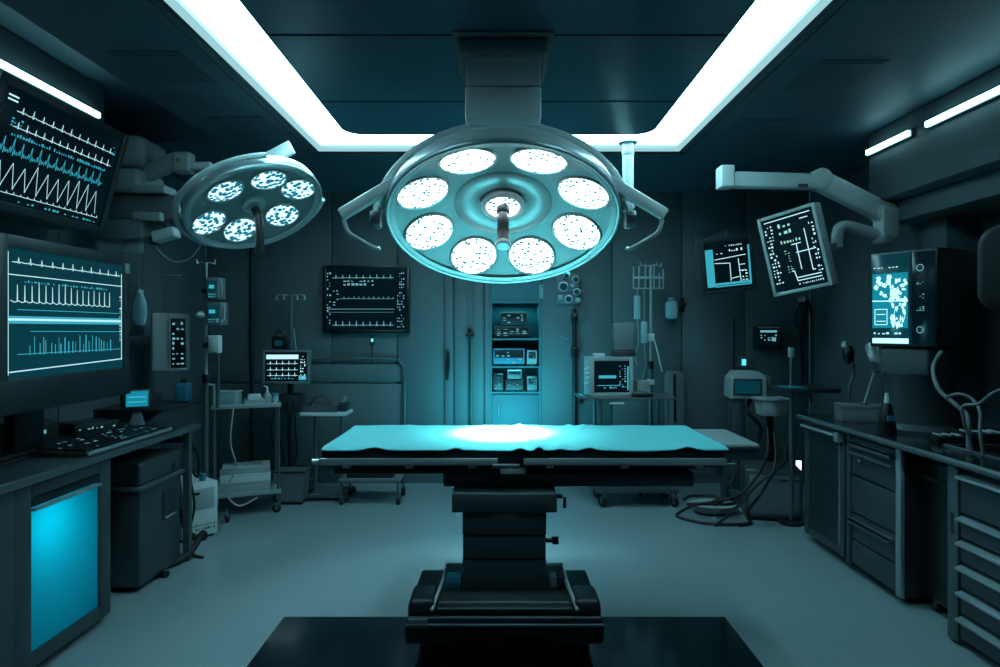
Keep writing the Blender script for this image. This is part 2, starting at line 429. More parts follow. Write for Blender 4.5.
# door
d = struct(MB().bb(DX0-.02, DX0+.06, YB-.025, YB+.03, 0, DZ1).bb(DX1-.04, DX1+.012, YB-.025, YB+.03, 0, DZ1).bb(DX0+.06, DX1-.04, YB-.025, YB+.03, DZ1-.06, DZ1).bb(DX0+.06, DX1-.04, YB+.01, YB+.055, 0, DZ1-.06).build('door_1', 'wall', None, .006))
xm = P(470, 0, YB).x
for x0, x1 in ((DX0+.075, xm-.03), (xm+.03, DX1-.055)):
    MB().bb(x0, x1, YB-.008, YB+.012, .1, DZ1-.12).build('door_panel', 'wall', d, .004)
MB().bb(DX0-.005, DX0+.03, YB-.055, YB-.02, 1.0, 1.28).build('door_handle', 'black', d, .006)
rd = MB().cyl((xm, YB-.02, .05), (xm, YB-.02, 1.44), .008, n=10).box((xm, YB-.03, 1.435), (.085, .03, .028)).cyl((xm, YB-.03, 1.44), (xm, YB-.03, 1.50), .014, n=12)
rd.build('lock_rod', 'black', d, .002)
# glazed storage cabinet in the niche
cb = thing('storage_cabinet', 'tall built-in cabinet with open lit shelves of equipment behind the table', 'cabinet', (NX0, YB, 0))
W = NX1-NX0
car = MB().bb(0, .018, 0, .46, 0, NZ1).bb(W-.018, W, 0, .46, 0, NZ1).bb(.018, W-.018, .44, .46, 0, NZ1).bb(0, W, -.004, .46, NZ1, NZ1+.03)
car.build('carcass', 'niche', cb)
MB().bb(.02, W-.02, -.006, .016, 1.74, NZ1-.01).build('flap', 'niche', cb, .004)
MB().bb(.05, W-.05, -.012, -.006, 1.76, 1.775).build('flap_handle', 'dsteel', cb)
for z in (.88, 1.13, 1.40):
    MB().bb(.018, W-.018, .02, .44, z-.018, z).build('shelf', 'niche', cb)
dr = MB().bb(.02, W-.02, -.006, .016, .04, .855).build('door', 'niche', cb, .006)
MB().tube([(.085, -.006, .64), (.085, -.035, .65), (.085, -.035, .76), (.085, -.006, .77)], .007, 8, 4).build('handle', 'steel', dr)
lamp('added_niche_light', 'AREA', (W/2, .2, 1.72), 2.0, (.1, .8, 1), cb, shape='RECTANGLE', size=.34, size_y=.25)  # area lights added in the niche for cyan glow, no fixture built
lamp('added_niche_light_low', 'AREA', (W/2, .1, 1.105), 1.2, (.1, .8, 1), cb, shape='RECTANGLE', size=.34, size_y=.1)
def niche_device(x0, x1, z, h, label, kind):
    t = thing('shelf_device', label, 'medical device', (NX0+(x0+x1)/2, YB+.05, z), group='equipment on the cabinet shelves')
    w = x1-x0
    MB().bb(-w/2, w/2, 0, .3, .006, h).build('case', kind, t, .008)
    MB().bb(-w/2+.015, w/2-.015, -.004, .001, .02+h*.35, h-.015).build('front_panel', 'black', t)
    k = MB(); ticks(k, -w/2+.02, w/2-.02, .02, h-.02, 5, 4, -.0055, .45); k.build('indicator', 'traced', t, flat=True)
    ft = MB()
    for x in (-w/2+.02, w/2-.02): ft.cyl((x, .02, 0), (x, .02, .007), .008, n=8).cyl((x, .26, 0), (x, .26, .007), .008, n=8)
    ft.build('feet', 'rubber', t)
niche_device(.04, .39, 1.40, .12, 'dark wide recorder on the upper cabinet shelf', 'dark')
niche_device(.10, .36, 1.525, .13, 'dark unit stacked on the recorder, topmost in the cabinet', 'dark')
niche_device(.03, .34, 1.13, .17, 'wide teal case on the middle cabinet shelf', 'blue')
niche_device(.36, .46, 1.13, .15, 'narrow small device on the middle cabinet shelf', 'lgrey')
niche_device(.03, .13, .88, .17, 'narrow dark device on the lower cabinet shelf, leftmost', 'dark')
niche_device(.15, .33, .88, .11, 'low dark device with lit controls on the lower cabinet shelf', 'dark')
niche_device(.17, .31, .995, .09, 'small box stacked above the lit device on the lower cabinet shelf', 'grey')
niche_device(.36, .46, .88, .14, 'narrow grey device on the lower cabinet shelf, rightmost', 'grey')

# ================================================================ OPERATING TABLE
ot = thing('operating_table', 'dark operating table on a square telescopic column, centre of the room', 'operating table', (0.02, 3.36, 0))
b = MB()
b.prism([(-.43, .125), (-.24, .125), (-.17, .16), (.17, .16), (.24, .125), (.43, .125), (.435, .19), (.425, .245), (-.425, .245), (-.435, .19)], -.54, .02)
b.build('base', 'cabd', ot, .012, 3)
for sx in (-1, 1):
    MB().box((sx*.365, -.43, .277), (.125, .20, .07), None, (.86, .9)).build('base_shoulder', 'cabd', ot, .022, 3)
MB().bb(-.43, .43, -.552, -.538, .205, .218).build('base_strip', 'dsteel', ot, .004)
MB().bb(-.42, -.335, -.549, -.538, .20, .24).build('lit_label', 'grey', ot, .003)
k = MB(); k.box((0, -.27, .27), (.61, .50, .05), None, (.96, .9)); k.box((0, -.50, .262), (.60, .05, .03)); k.build('base_cover', 'cabd', ot, .008, 3)
MB().tube([(-.318, -.53, .27), (-.285, -.36, .335), (-.275, -.27, .375), (.275, -.27, .375), (.285, -.36, .335), (.318, -.53, .27)], .009, 8, 1).build('guard_rail', 'steel', ot)
MB().bb(-.27, .27, -.28, -.262, .295, .368).build('rail_screen', 'glass', ot)
for x, w, m_ in ((-.235, .07, 'blue'), (.225, .035, 'grey'), (.262, .04, 'dark')):
    MB().bb(x-w/2, x+w/2, -.36, -.295, .295, .352).build('pedal', m_, ot, .006)
for x in (-.36, .36):
    for y in (-.45, -.05): caster(ot, x, y, .045, 0, 0 if y < -.2 else 180)
MB().bb(-.193, .193, -.37, .08, .29, .435).build('column_foot', 'cab', ot, .006)
MB().bb(-.191, .191, -.375, .085, .438, .545).build('column_middle', 'cab', ot, .006)
MB().bb(-.193, .193, -.38, .09, .548, .655).build('column_collar', 'cab', ot, .006)
MB().bb(-.24, .24, -.40, .12, .658, .745).build('column_head', 'cab', ot, .006)
MB().cyl((.19, -.36, .52), (.225, -.36, .52), .010, n=12).box((.235, -.36, .52), (.03, .03, .03)).build('side_knob', 'black', ot, .003)
MB().cyl((.24, -.34, .72), (.27, -.34, .72), .012, n=12).box((.28, -.34, .69), (.014, .02, .05)).build('lock_lever', 'black', ot, .002)
MB().bb(-.34, .34, -.46, -.04, .03, .127).build('glow_block', 'black', ot)  # black block added under the base to keep the wall glow out
# beam and top frames
MB().bb(-.29, .90, -.28, .28, .747, .812).build('support_beam', 'cab', ot, .008)
MB().bb(-.36, -.29, -.03, .03, .765, .795).cyl((-.38, 0, .78), (-.34, 0, .78), .02, n=14).build('tilt_crank', 'black', ot, .004)
MB().bb(-.02, .10, -.33, -.28, .818, .846).build('control_box', 'white', ot, .004)
MB().bb(-.84, .0, -.33, .33, .85, .868).bb(-.8, -.0, -.31, -.28, .815, .85).build('leg_section_frame', 'cabd', ot, .004)
MB().bb(.0, 1.0, -.33, .33, .85, .868).bb(.05, .5, -.25, .25, .812, .85).bb(.62, .98, -.2, .2, .812, .85).build('back_section_frame', 'cabd', ot, .004)
for x0, x1, y in ((-.85, -.03, -.365), (.09, 1.02, -.365), (-.85, -.03, .365), (.09, 1.02, .365)):
    r_ = MB().bb(x0, x1, y-.008, y+.008, .868, .90)
    for x in (x0+.12, (x0+x1)/2, x1-.12): r_.bb(x-.018, x+.018, min(y, y*.88), max(y, y*.88), .852, .868)
    r_.build('side_rail', 'steel', ot, .004)
MB().bb(-.055, .07, -.385, -.36, .855, .875).build('rail_clamp', 'dsteel', ot, .006)
MB().bb(-.85, .205, -.35, .35, .868, .938).bb(.21, 1.03, -.35, .35, .868, .938).build('mattress', 'mattress', ot, .016, 3)
MB().box((1.14, .02, .925), (.20, .48, .028)).build('head_pad', 'pad', ot, .016, 3)
MB().bb(1.035, 1.23, -.20, .24, .86, .912).bb(.96, 1.12, -.10, .14, .80, .85).build('head_frame', 'cab', ot, .006)
MB().box((1.03, -.30, .78), (.028, .03, .16)).box((1.06, -.26, .83), (.10, .03, .05)).build('arm_support', 'dsteel', ot, .004)
# end cap knob on the left corner
MB().cyl((-.86, -.345, .88), (-.89, -.345, .88), .013, n=12).build('end_knob', 'steel', ot)
# drape
g = MB(); NXs, NYs = 150, 44; x0, x1, y0, y1 = -.845, 1.035, -.362, .362; vs = []
for j in range(NYs+1):
    for i in range(NXs+1):
        u, v = i/NXs, j/NYs
        x = x0+(x1-x0)*u; y = y0+(y1-y0)*v
        z = .0045+.0012*math.sin(9*x+3*y)+.0010*math.sin(23*x-8*y)+.0014*math.sin(5*y+2*x)
        for cx, sl, am, wd in ((.12, -.10, .016, .018), (.27, .30, .014, .016), (.36, .28, .010, .02), (-.35, -.55, .006, .03), (.66, -.5, .006, .014)):
            q = x-cx-sl*y; z += am*math.exp(-(q/wd)**2)*(.35+.65*abs(v-.4))
        e = max(0, (.05-v)/.05)
        z += e*(-.010+.014*max(0, math.sin(17*x+1.2*math.sin(4*x)))**6)
        y -= e*.006*(1+.6*math.sin(13*x))
        e2 = max(0, (v-.96)/.04); z -= e2*.012
        vs.append((x, y, z))
fs = [(j*(NXs+1)+i, j*(NXs+1)+i+1, (j+1)*(NXs+1)+i+1, (j+1)*(NXs+1)+i) for j in range(NYs) for i in range(NXs)]
g.add(vs, fs)
sh = g.build('drape', 'sheet', None, flat=True)
for p_ in sh.data.polygons: p_.use_smooth = True
sh.location = (.02, 3.36, .9405)
tag(sh, 'teal surgical sheet spread flat over the operating table', 'sheet')
md = sh.modifiers.new('thick', 'SOLIDIFY'); md.thickness = .002; md.offset = 1

# ================================================================ SURGICAL LAMPS
def lamp_head(root, mx, R, pods, pr, lens, face_m, body_m, D, dome=1.0):
    d_ = MB()
    d_.lathe([(R-.03, -.004), (R-.008, -.012), (R+.008, 0), (R+.012, .03), (R, .07), (R*.93, .13*dome), (R*.78, .20*dome), (R*.5, .255*dome), (R*.2, .275*dome), (.001, .278*dome)], 64, mx, cap=False)
    d_.build('dome', body_m, root)
    rm = MB()
    rm.tube([(math.cos(t*PI/24)*(R+.006), math.sin(t*PI/24)*(R+.006), -.006) for t in range(48)], .013, 8, 1, True, mx)
    rm.build('rim', 'steel', root)
    # concave face, the pods lie flush on it and all look at the focus
    f_ = MB(); pf = []
    for k in range(15):
        r = (R-.012)*(1-k/14); pf.append((r, D*(1-(r/R)**2)-.004))
    f_.lathe(pf, 64, mx, cap=False)
    f_.build('face', face_m, root)
    for a, rr_ in pods:
        a = math.radians(a)
        c = Vector((math.cos(a)*rr_, math.sin(a)*rr_, D*(1-(rr_/R)**2)-.010))
        tilt = Matrix.Rotation(math.atan(2*D*rr_/R**2), 4, Vector((-math.sin(a), math.cos(a), 0)))
        lm = mx @ Matrix.Translation(c) @ tilt
        p_ = MB()
        p_.lathe([(pr*.98, .03), (pr+.010, .012), (pr+.010, -.004), (pr+.004, -.010), (pr-.003, -.008), (pr-.005, .002)], 36, lm)
        po = p_.build('lamp_pod', body_m, root)
        l_ = MB().lathe([(pr-.004, .0), (pr-.005, -.005), (pr*.7, -.009), (pr*.3, -.011), (.001, -.011)], 32, lm)
        l_.build('lens', lens, po)
    return root
LC = Vector((P(503, 221, 3.1)))
sl = thing('surgical_lamp', 'large round surgical lamp with eight lit pods hanging over the table', 'surgical lamp', LC)
tx = RX(-27)
lamp_head(sl, tx, .540, [(22.5+45*k, .40) for k in range(8)], .121, 'lens', 'lampf', 'lampw', .125, .60)
# raised hub ring and centre light
hx = tx @ T(0, 0, .09)
h = MB().lathe([(.245, .022), (.235, .004), (.22, -.002), (.16, -.004), (.125, .012), (.10, .02)], 48, hx)
h.build('hub', 'lampw', sl)
h = MB().lathe([(.105, .02), (.105, -.01), (.09, -.02), (.08, -.012), (.08, 0)], 40, hx).build('centre_pod', 'white', sl)
MB().lathe([(.08, .0), (.08, -.008), (.04, -.012), (.001, -.012)], 32, hx).build('lens', 'lens', h)
hm = hx @ RX(-4)
MB().cyl((0, 0, -.012), (0, -.0, -.05), .034, .03, 20, hm).cyl((0, 0, -.05), (0, 0, -.225), .026, .03, 20, hm).build('handle', 'black', sl, .006)
MB().lathe([(.033, -.225), (.036, -.23), (.036, -.243), (.03, -.248)], 20, hm).build('handle_cap', 'lampw', sl)
# yoke: broad steel arches over the dome
def arch(rx, rz, wid, th, y, name, m_, lean=0, a0=0, a1=180):
    pts = []
    k = MB(); n_ = 48; vs = []
    mxl = T(0, y, 0) @ RX(lean)
    for i in range(n_+1):
        a = math.radians(a0+(a1-a0)*i/n_)
        c, s_ = math.cos(a), math.sin(a)
        nx, nz = c/rx, s_/rz; l = math.hypot(nx, nz); nx /= l; nz /= l
        for dw, dt in ((-wid/2, -th/2), (wid/2, -th/2), (wid/2, th/2), (-wid/2, th/2)):
            vs.append((rx*c+nx*dt, dw, rz*s_+nz*dt))
    fs = []
    for i in range(n_):
        for q in range(4): fs.append((i*4+q, i*4+(q+1) % 4, (i+1)*4+(q+1) % 4, (i+1)*4+q))
    fs += [(3, 2, 1, 0), tuple(n_*4+q for q in range(4))]
    k.add(vs, fs, mxl)
    return k.build(name, m_, sl, .008)
arch(.60, .455, .10, .03, 0, 'yoke', 'white', 0, -4, 184)
arch(.575, .335, .045, .028, -.06, 'yoke_band', 'white', 4, 6, 174)
arch(.565, .275, .03, .026, -.10, 'yoke_band', 'steel', 6, 10, 170)
for sx in (-1, 1):
    bar_ = MB().bar((sx*.47, -.12, .17), (sx*.735, -.16, .0), .075, .05).build('side_arm', 'white', sl, .010)
    MB().tube([(sx*.72, -.16, -.02), (sx*.70, -.17, -.075), (sx*.66, -.17, -.105), (sx*.58, -.17, -.15), (sx*.555, -.17, -.15)], .0095, 8, 4).build('side_handle', 'steel', bar_)
    MB().cyl((sx*.57, -.05, .0), (sx*.62, -.05, .0), .04, n=20).build('pivot', 'dsteel', sl, .006)
# ceiling column
cz = HC-.01-LC.z
MB().bb(-.172, .172, -.17, .17, .44, .58).build('column_lower', 'white', sl, .01)
MB().bb(-.168, .168, -.165, .165, .583, cz-.05).build('column_upper', 'white', sl, .01)
MB().box((0, 0, cz-.05), (.40, .40, .07), None, (1.06, 1.06)).build('column_collar', 'grey', sl, .02, 3)
MB().bb(-.225, .225, -.24, .24, cz-.012, cz).build('ceiling_plate', 'grey', sl, .006)
nrm = (tx.to_3x3() @ Vector((0, 0, -1)))
lamp('lamp_centre_beam', 'SPOT', Vector((0, .0, -.06)), 2500, (.88, .98, 1), sl, spot_size=math.radians(33), spot_blend=1.0, shadow_soft_size=.06, target=Vector((.0, .33, -1.1)))
lamp('lamp_beam', 'SPOT', Vector((0, .0, -.06)), 260, (.5, .93, 1), sl, spot_size=math.radians(54), spot_blend=1.0, shadow_soft_size=.18, target=Vector((.02, .32, -1.1)))

# second lamp
L2 = P(255, 208, 4.0)
n_ = Vector((.41, -.30, -.86)).normalized()
zl = -n_; xl = Vector((.90, .28, .335)); xl = (xl-zl*xl.dot(zl)).normalized(); yl = zl.cross(xl)
m2 = Matrix((xl, yl, zl)).transposed().to_4x4()
s2 = thing('surgical_lamp', 'smaller tilted surgical lamp with six lit pods on the left ceiling boom', 'surgical lamp', L2)
lamp_head(s2, m2, .40, [(350, .285), (52, .235), (122, .25), (173, .285), (240, .245), (302, .245)], .104, 'lens2', 'lampf', 'lampw', .05, .62)
m2h = m2 @ T(0, 0, .03)
MB().lathe([(.07, .02), (.07, -.012), (.055, -.02), (.04, -.018)], 28, m2h).build('hub', 'lampw', s2)
MB().tube([m2 @ Vector((0, 0, -.01)), m2 @ Vector((0, 0, -.07)), m2 @ Vector((.0, 0, -.10))+Vector((0, 0, -.06)), m2 @ Vector((0, 0, -.1))+Vector((.0, 0, -.20))], .026, 12, 4).build('handle', 'black', s2)
ar = MB()
ar.tube([m2 @ Vector((math.cos(math.radians(a))*.445, math.sin(math.radians(a))*.445, .03)) for a in range(20, 300, 10)], .018, 8, 1)
ar.build('yoke', 'lampw', s2)
MB().bar(P(206, 192, 3.95)-L2, P(292, 147, 3.95)-L2, .03, .085).build('top_arm', 'lampw', s2, .006)
MB().tube([m2 @ Vector((-.445, .0, .04)), m2 @ Vector((-.38, -.05, .20)), P(214, 188, 3.95)-L2], .02, 8, 4).build('yoke_link', 'lampw', s2)
BX = P(131, 190, 4.45)
MB().tube([P(212, 188, 3.97)-L2, P(203, 192, 4.2)-L2, P(176, 205, 4.4)-L2, P(150, 207, 4.45)-L2], .03, 10, 5).build('swing_arm', 'dsteel', s2)
lamp('lamp_beam', 'SPOT', n_*.05, 60, (.55, .92, 1), s2, spot_size=math.radians(70), spot_blend=.8, shadow_soft_size=.12, target=n_*2)
# ceiling rod
cr = thing('ceiling_rod', 'pale vertical tube dropping from the ceiling right of the big lamp', 'ceiling tube', (P(628, 0, 4.6).x, 4.6, 0))
MB().cyl((0, 0, 2.36), (0, 0, HC), .04, n=20).build('tube', 'white', cr)
MB().cyl((0, 0, 2.72), (0, 0, 2.75), .044, n=20).cyl((0, 0, 2.34), (0, 0, 2.37), .046, n=20).build('collar', 'lgrey', cr, .003)
MB().cyl((0, 0, HC-.012), (0, 0, HC), .07, n=24).build('flange', 'white', cr)

# ================================================================ LEFT BOOM
bo = thing('equipment_boom', 'stack of dark rounded boom blocks hung from the ceiling behind the tilted monitor', 'ceiling boom', (P(131, 0, 4.45).x, 4.45, 0))
def zz(py, d): return EYE-(py-HOR)/F*d
MB().cyl((0, .03, zz(172, 4.45)), (0, .03, HC), .07, n=20).build('column', 'dsteel', bo)
MB().bb(-.17, .165, -.16, .18, zz(171, 4.45), zz(141, 4.45)).build('upper_block', 'lgrey', bo, .045, 4)
MB().bb(-.17, .145, -.16, .18, zz(196, 4.45), zz(173, 4.45)).build('lower_block', 'lgrey', bo, .035, 4)
MB().bb(-.1, .36, -.10, .12, zz(222, 4.45), zz(198, 4.45)).build('service_head', 'grey', bo, .012, 3)
MB().bb(-.2, .15, -.15, .15, zz(241, 4.45), zz(223, 4.45)).build('bottom_plate', 'grey', bo, .006)
MB().bb(.1, .31, -.16, .0, zz(197, 4.45), zz(190, 4.45)).build('shelf_bracket', 'lgrey', bo, .003)
MB().bb(.1, .28, -.16, -.10, zz(224, 4.45), zz(216, 4.45)).build('shelf_bracket', 'lgrey', bo, .003)
MB().bar((.13, -.05, zz(176, 4.45)), (.36, -.08, zz(163, 4.45)), .07, .11).build('arm', 'lgrey', bo, .015)
MB().box((.40, -.08, zz(166, 4.45)), (.12, .10, .14), RY(0)).build('knuckle', 'lgrey', bo, .02, 3)
MB().box((.52, -.08, zz(169, 4.45)), (.14, .05, .05)).build('arm_tip', 'white', bo, .008)
MB().cyl((.385, -.132, zz(165, 4.45)), (.385, -.128, zz(165, 4.45)), .014, n=12).build('bolt', 'black', bo)
hb = thing('hook_bracket', 'pale plate bracket under the left boom, clear bag hanging from it', 'bracket', P(133, 246, 4.40))
MB().bb(-.06, .06, -.03, .03, -.05, .06).build('plate', 'lgrey', hb, .008)
MB().bb(-.03, .03, -.02, .02, .06, zz(240, 4.4)-hb.location.z+.03).build('stem', 'dsteel', hb)
cam = thing('boom_camera', 'small white box head with hanging wire under the left boom', 'camera', P(166, 235, 4.38))
MB().box((0, 0, 0), (.16, .09, .075), RY(-14)).build('body', 'white', cam, .014, 3)
MB().box((-.085, 0, -.02), (.03, .075, .065), RY(-14)).build('lens_cap', 'dark', cam, .004)
MB().bb(-.015, .015, -.015, .015, .03, .115).build('stem', 'dsteel', cam)
MB().tube([(-.08, 0, -.03), (-.06, .02, -.10), (.02, .05, -.17), (.12, .06, -.16), (.2, .05, -.08), (.24, .0, .0)], .004, 6, 6).build('wire', 'lgrey', cam)
# hanging clear bag
bg = thing('drip_bag', 'clear bottle-shaped bag hanging by tubes beside the large left monitor', 'drip bag', P(140, 309, 4.40))
MB().lathe([(.001, -.115), (.03, -.11), (.047, -.07), (.05, -.01), (.044, .05), (.03, .085), (.022, .10), (.02, .115)], 20, None, .5).build('bag', 'bag', bg)
MB().cyl((0, 0, .105), (0, 0, .13), .022, n=14).build('cap', 'lgrey', bg)
tb = zz(252, 4.4)-bg.location.z
MB().tube([(0, 0, .12), (-.01, 0, .25), (.015, 0, tb)], .004, 6, 5).build('tube', 'grey', bg)
MB().tube([(.0, 0, -.11), (-.04, 0, -.2), (-.05, .0, -.38), (-.03, 0, -.6), (-.05, 0, -.74)], .004, 6, 5).build('tube', 'dark', bg)

# ================================================================ LEFT MONITORS, DESK
mt = thing('tilted_monitor', 'large tilted wall monitor with white heart traces, top left corner', 'monitor', ((-2.3-2.46)/2, 3.50, 2.385), (15.5, 0, 90))
s, (a, b_, c, d_) = monitor(mt, 1.02, .63, .045, .05, 'dark', 'scr')
w1 = MB()
w1.rline(wave('ecg', a+.10, b_-.05, d_-.10, .03, 11), .0032, YS)
w1.rline(wave('ecg', a+.10, b_-.05, d_-.175, .03, 13), .0032, YS)
w1.rline(wave('saw', a+.04, b_-.07, c+.085, .125, 10), .0035, YS)
w1.rline(wave('spike', a+.03, b_-.04, c+.045, .012, 18), .003, YS)
for x, z in ((a+.03, d_-.04), (a+.03, d_-.06)): w1.rline([(x, z), (x+.06, z)], .008, YS)
w1.build('waveform', 'trace', s, flat=True)
w2 = MB()
w2.rline(wave('busy', a+.05, b_-.08, c+.235, .075, 13), .0035, YS)
ticks(w2, a+.10, b_-.08, d_-.225, d_-.195, 40, 1, YS, .9)
ticks(w2, a+.06, b_-.04, c+.008, c+.03, 26, 1, YS, .6)
ticks(w2, a+.08, a+.16, d_-.18, d_-.13, 4, 3, YS, .8)
ticks(w2, b_-.07, b_-.03, d_-.11, d_-.05, 2, 3, YS, .9)
w2.build('waveform', 'tracec', s, flat=True)
MB().bb(-.12, .12, .05, .10, -.12, .12).bb(-.05, .05, .10, .17, -.05, .05).build('wall_mount', 'dsteel', mt, .008)

mb = thing('large_monitor', 'big dark-framed monitor with teal traces standing on the left desk', 'monitor', (-2.10, 3.185, 1.515), (0, 0, 90))
s, (a, b_, c, d_) = monitor(mb, .96, .77, .055, .09, 'dark', 'scrt', botz=.15)
MB().bb(-.48, .48, -.02, -.011, -.385, -.24).build('lower_fascia', 'cabd', mb, .004)
MB().bb(.425, .468, -.022, -.012, .29, .345).build('button_plate', 'lgrey', mb, .003)
w1 = MB()
w1.rline(wave('ecg', a+.03, b_-.03, d_-.06, .025, 11), .0035, YS)
w1.rline([(a+.01, d_-.115), (b_-.01, d_-.115)], .004, YS)
w1.rline(wave('spike', a+.02, b_-.12, d_-.23, .085, 16), .0032, YS)
w1.rline([(a+.005, c+.03), (b_-.01, c+.05)], .005, YS)
w1.rline([(a+.006, c+.02), (a+.006, d_-.02)], .006, YS)
w1.rline([(b_-.015, c+.05), (b_-.015, d_-.05)], .006, YS)
ticks(w1, b_-.035, b_-.018, c+.1, d_-.12, 1, 22, YS, .55)
w1.rect(a+.005, b_-.02, d_-.313, d_-.303, YS)
w1.build('waveform', 'trace', s, flat=True)
w2 = MB()
ticks(w2, a+.1, b_-.14, d_-.148, d_-.13, 30, 1, YS, .8)
w2.rline([(a+.06, d_-.265), (b_-.03, d_-.265)], .003, YS); w2.rline([(a+.14, c+.205), (b_-.03, c+.2)], .003, YS); w2.rline([(a+.06, c+.105), (b_-.03, c+.105)], .003, YS)
for i in range(24):
    x = a+.14+.62*i/24+random.uniform(-.008, .008); h_ = random.uniform(.04, .085)
    w2.rline([(x, c+.1), (x, c+.1+h_)], random.uniform(.003, .008), YS)
w2.rect(a+.005, b_-.02, d_-.326, d_-.313, YS).rect(a+.005, b_-.02, d_-.303, d_-.293, YS)
w2.build('waveform', 'tracec', s, flat=True)
MB().bb(-.10, .10, .20, .26, -.61, -.15).bb(-.08, .08, .09, .20, -.28, -.16).build('neck', 'cabd', mb, .01)
MB().bb(-.24, .24, .19, .46, -.640, -.61).build('stand_base', 'cabd', mb, .01)

dk = thing('desk_worktop', 'long dark desk worktop along the left wall under the monitor', 'desk', (0, 0, 0))
MB().bb(XL+.005, -1.985, 1.7, 4.3, .832, .875).build('top', 'ltop', dk, .012, 3)
MB().bb(-1.984, -1.978, 1.7, 4.3, .838, .866).build('edge_strip', 'dsteel', dk)
MB().bb(-2.04, -2.0, 4.18, 4.22, 0, .832).build('leg', 'dsteel', dk)
MB().bb(-2.8, -2.76, 4.18, 4.22, 0, .832).build('leg', 'dsteel', dk)
MB().bb(-2.76, -2.04, 4.19, 4.21, .76, .80).build('rail', 'dsteel', dk)
# lit cabinet
lc = thing('desk_cabinet', 'grey desk cabinet with glowing blue frosted glass door, lower left', 'cabinet', (0, 0, 0))
k = MB()
k.bb(-2.8, -2.01, 1.75, 1.80, .04, .83).bb(-2.8, -2.01, 3.31, 3.34, .04, .83).bb(-2.8, -2.01, 1.8, 3.31, .04, .07).bb(-2.8, -2.01, 1.8, 3.31, .80, .83).bb(-2.82, -2.78, 1.75, 3.34, .04, .83)
k.bb(-2.03, -2.0, 3.25, 3.34, .04, .83).bb(-2.03, -2.0, 2.68, 2.775, .04, .83).bb(-2.03, -2.0, 2.775, 3.25, .04, .105).bb(-2.03, -2.0, 2.775, 3.25, .775, .83)
k.bb(-2.03, -2.0, 1.75, 2.68, .04, .83)
k.bb(-2.78, -2.03, 2.70, 2.73, .07, .80)
k.build('carcass', 'cab', lc, .003)
MB().bb(-2.03, -1.998, 2.78, 3.245, .735, .77).build('drawer_slot', 'black', lc)
gd = MB().bb(-2.022, -2.008, 2.78, 3.245, .11, .725).build('glass_door', 'frost', lc)
MB().bb(-2.008, -1.985, 2.78, 3.245, .715, .728).build('handle', 'steel', gd, .003)
MB().bb(-2.76, -2.04, 2.74, 2.75, .08, .79).bb(-2.76, -2.04, 3.29, 3.30, .08, .79).bb(-2.77, -2.76, 2.74, 3.3, .08, .79).bb(-2.76, -2.04, 2.74, 3.3, .075, .085).build('lining', 'inner', lc)
MB().bb(-2.5, -2.3, 2.77, 2.79, .55, .74).build('lamp_panel', 'inner', lc)
lamp('cabinet_lamp', 'AREA', (-2.20, 2.90, .66), .95, (.0, .66, .74), lc, shape='RECTANGLE', size=.22, size_y=.15, target=(-2.02, 2.95, .52))
lamp('cabinet_lamp_low', 'AREA', (-2.45, 3.0, .5), 1.0, (.0, .50, .58), lc, shape='RECTANGLE', size=.3, size_y=.3, target=(-2.02, 3.0, .35))
MB().bb(-2.74, -2.06, 1.80, 3.29, 0, .04).build('plinth', 'black', lc)
# floor cabinet under the desk
fc = thing('floor_unit', 'dark grey lidded floor unit under the end of the left desk', 'cabinet', (0, 0, 0))
MB().bb(-2.66, -2.035, 3.67, 4.14, .03, .575).build('body', 'cab', fc, .012)
MB().bb(-2.68, -2.015, 3.65, 4.16, .577, .60).build('lid_lip', 'dsteel', fc, .006)
MB().bb(-2.66, -2.03, 3.67, 4.14, .602, .735).build('lid', 'cab', fc, .02, 3)
MB().bb(-2.036, -2.028, 3.92, 4.08, .34, .52).build('handle_recess', 'dark', fc, .004)
MB().bb(-2.032, -2.018, 3.93, 4.06, .345, .356).build('handle', 'steel', fc)
MB().bb(-2.03, -2.026, 4.02, 4.06, .63, .66).build('warning_plate', 'black', fc)
MB().bb(-2.6, -2.08, 3.72, 4.1, 0, .03).build('foot', 'rubber', fc)
# keyboard
kb = thing('keyboard', 'long dark keyboard on the left desk, in front of the big monitor', 'keyboard', (-2.135, 3.55, .875), (0, 0, 90))
MB().box((0, 0, .014), (.80, .27, .022), RX(2)).build('tray', 'dark', kb, .006)
MB().bb(-.40, .40, -.142, -.132, .004, .022).build('front_edge', 'steel', kb, .003)
ky = MB()
for r in range(6):
    for c_ in range(24):
        ky.box((-.375+.0325*c_, -.105+.041*r, .031), (.026, .032, .012), RX(2), (.85, .85))
ky.build('keys', 'black', kb)
k2 = MB(); ticks(k2, -.38, .38, -.12, .12, 48, 6, 0, .12)
for i, v in enumerate(k2.v): k2.v[i] = RX(2) @ Vector((v.x, v.z, .0378))
k2.build('key_marks', 'traced', kb, flat=True)
for i, (x, y, rz, l_) in enumerate(((-2.42, 3.30, 78, 'grey paper sheet on the left desk nearest the keyboard'), (-2.38, 2.98, 96, 'grey paper sheet at the near end of the left desk'))):
    o = MB().bb(-.15, .15, -.105, .105, 0, .003).build('paper_sheet', 'paper'); o.location = (x, y, .875+.0005+.003*(i*0)); o.rotation_euler.z = math.radians(rz)
    tag(o, l_, 'paper', 'papers on the left desk')
td = thing('desk_terminal', 'small desk terminal with a bright cyan screen at the end of the left desk', 'terminal', (P(137, 0, 4.08).x, 4.08, .875), (0, 0, 28))
MB().box((0, .03, .06), (.10, .09, .12), None, (.35, .4)).build('foot', 'grey', td, .006)
tmx = T(0, 0, .175) @ RX(-14)
MB().box((0, 0, 0), (.15, .022, .13), tmx).build('housing', 'dark', td, .006)
MB().rect(-.06, .062, -.045, .052, -.0125, tmx).build('screen', 'scrc', td, flat=True)
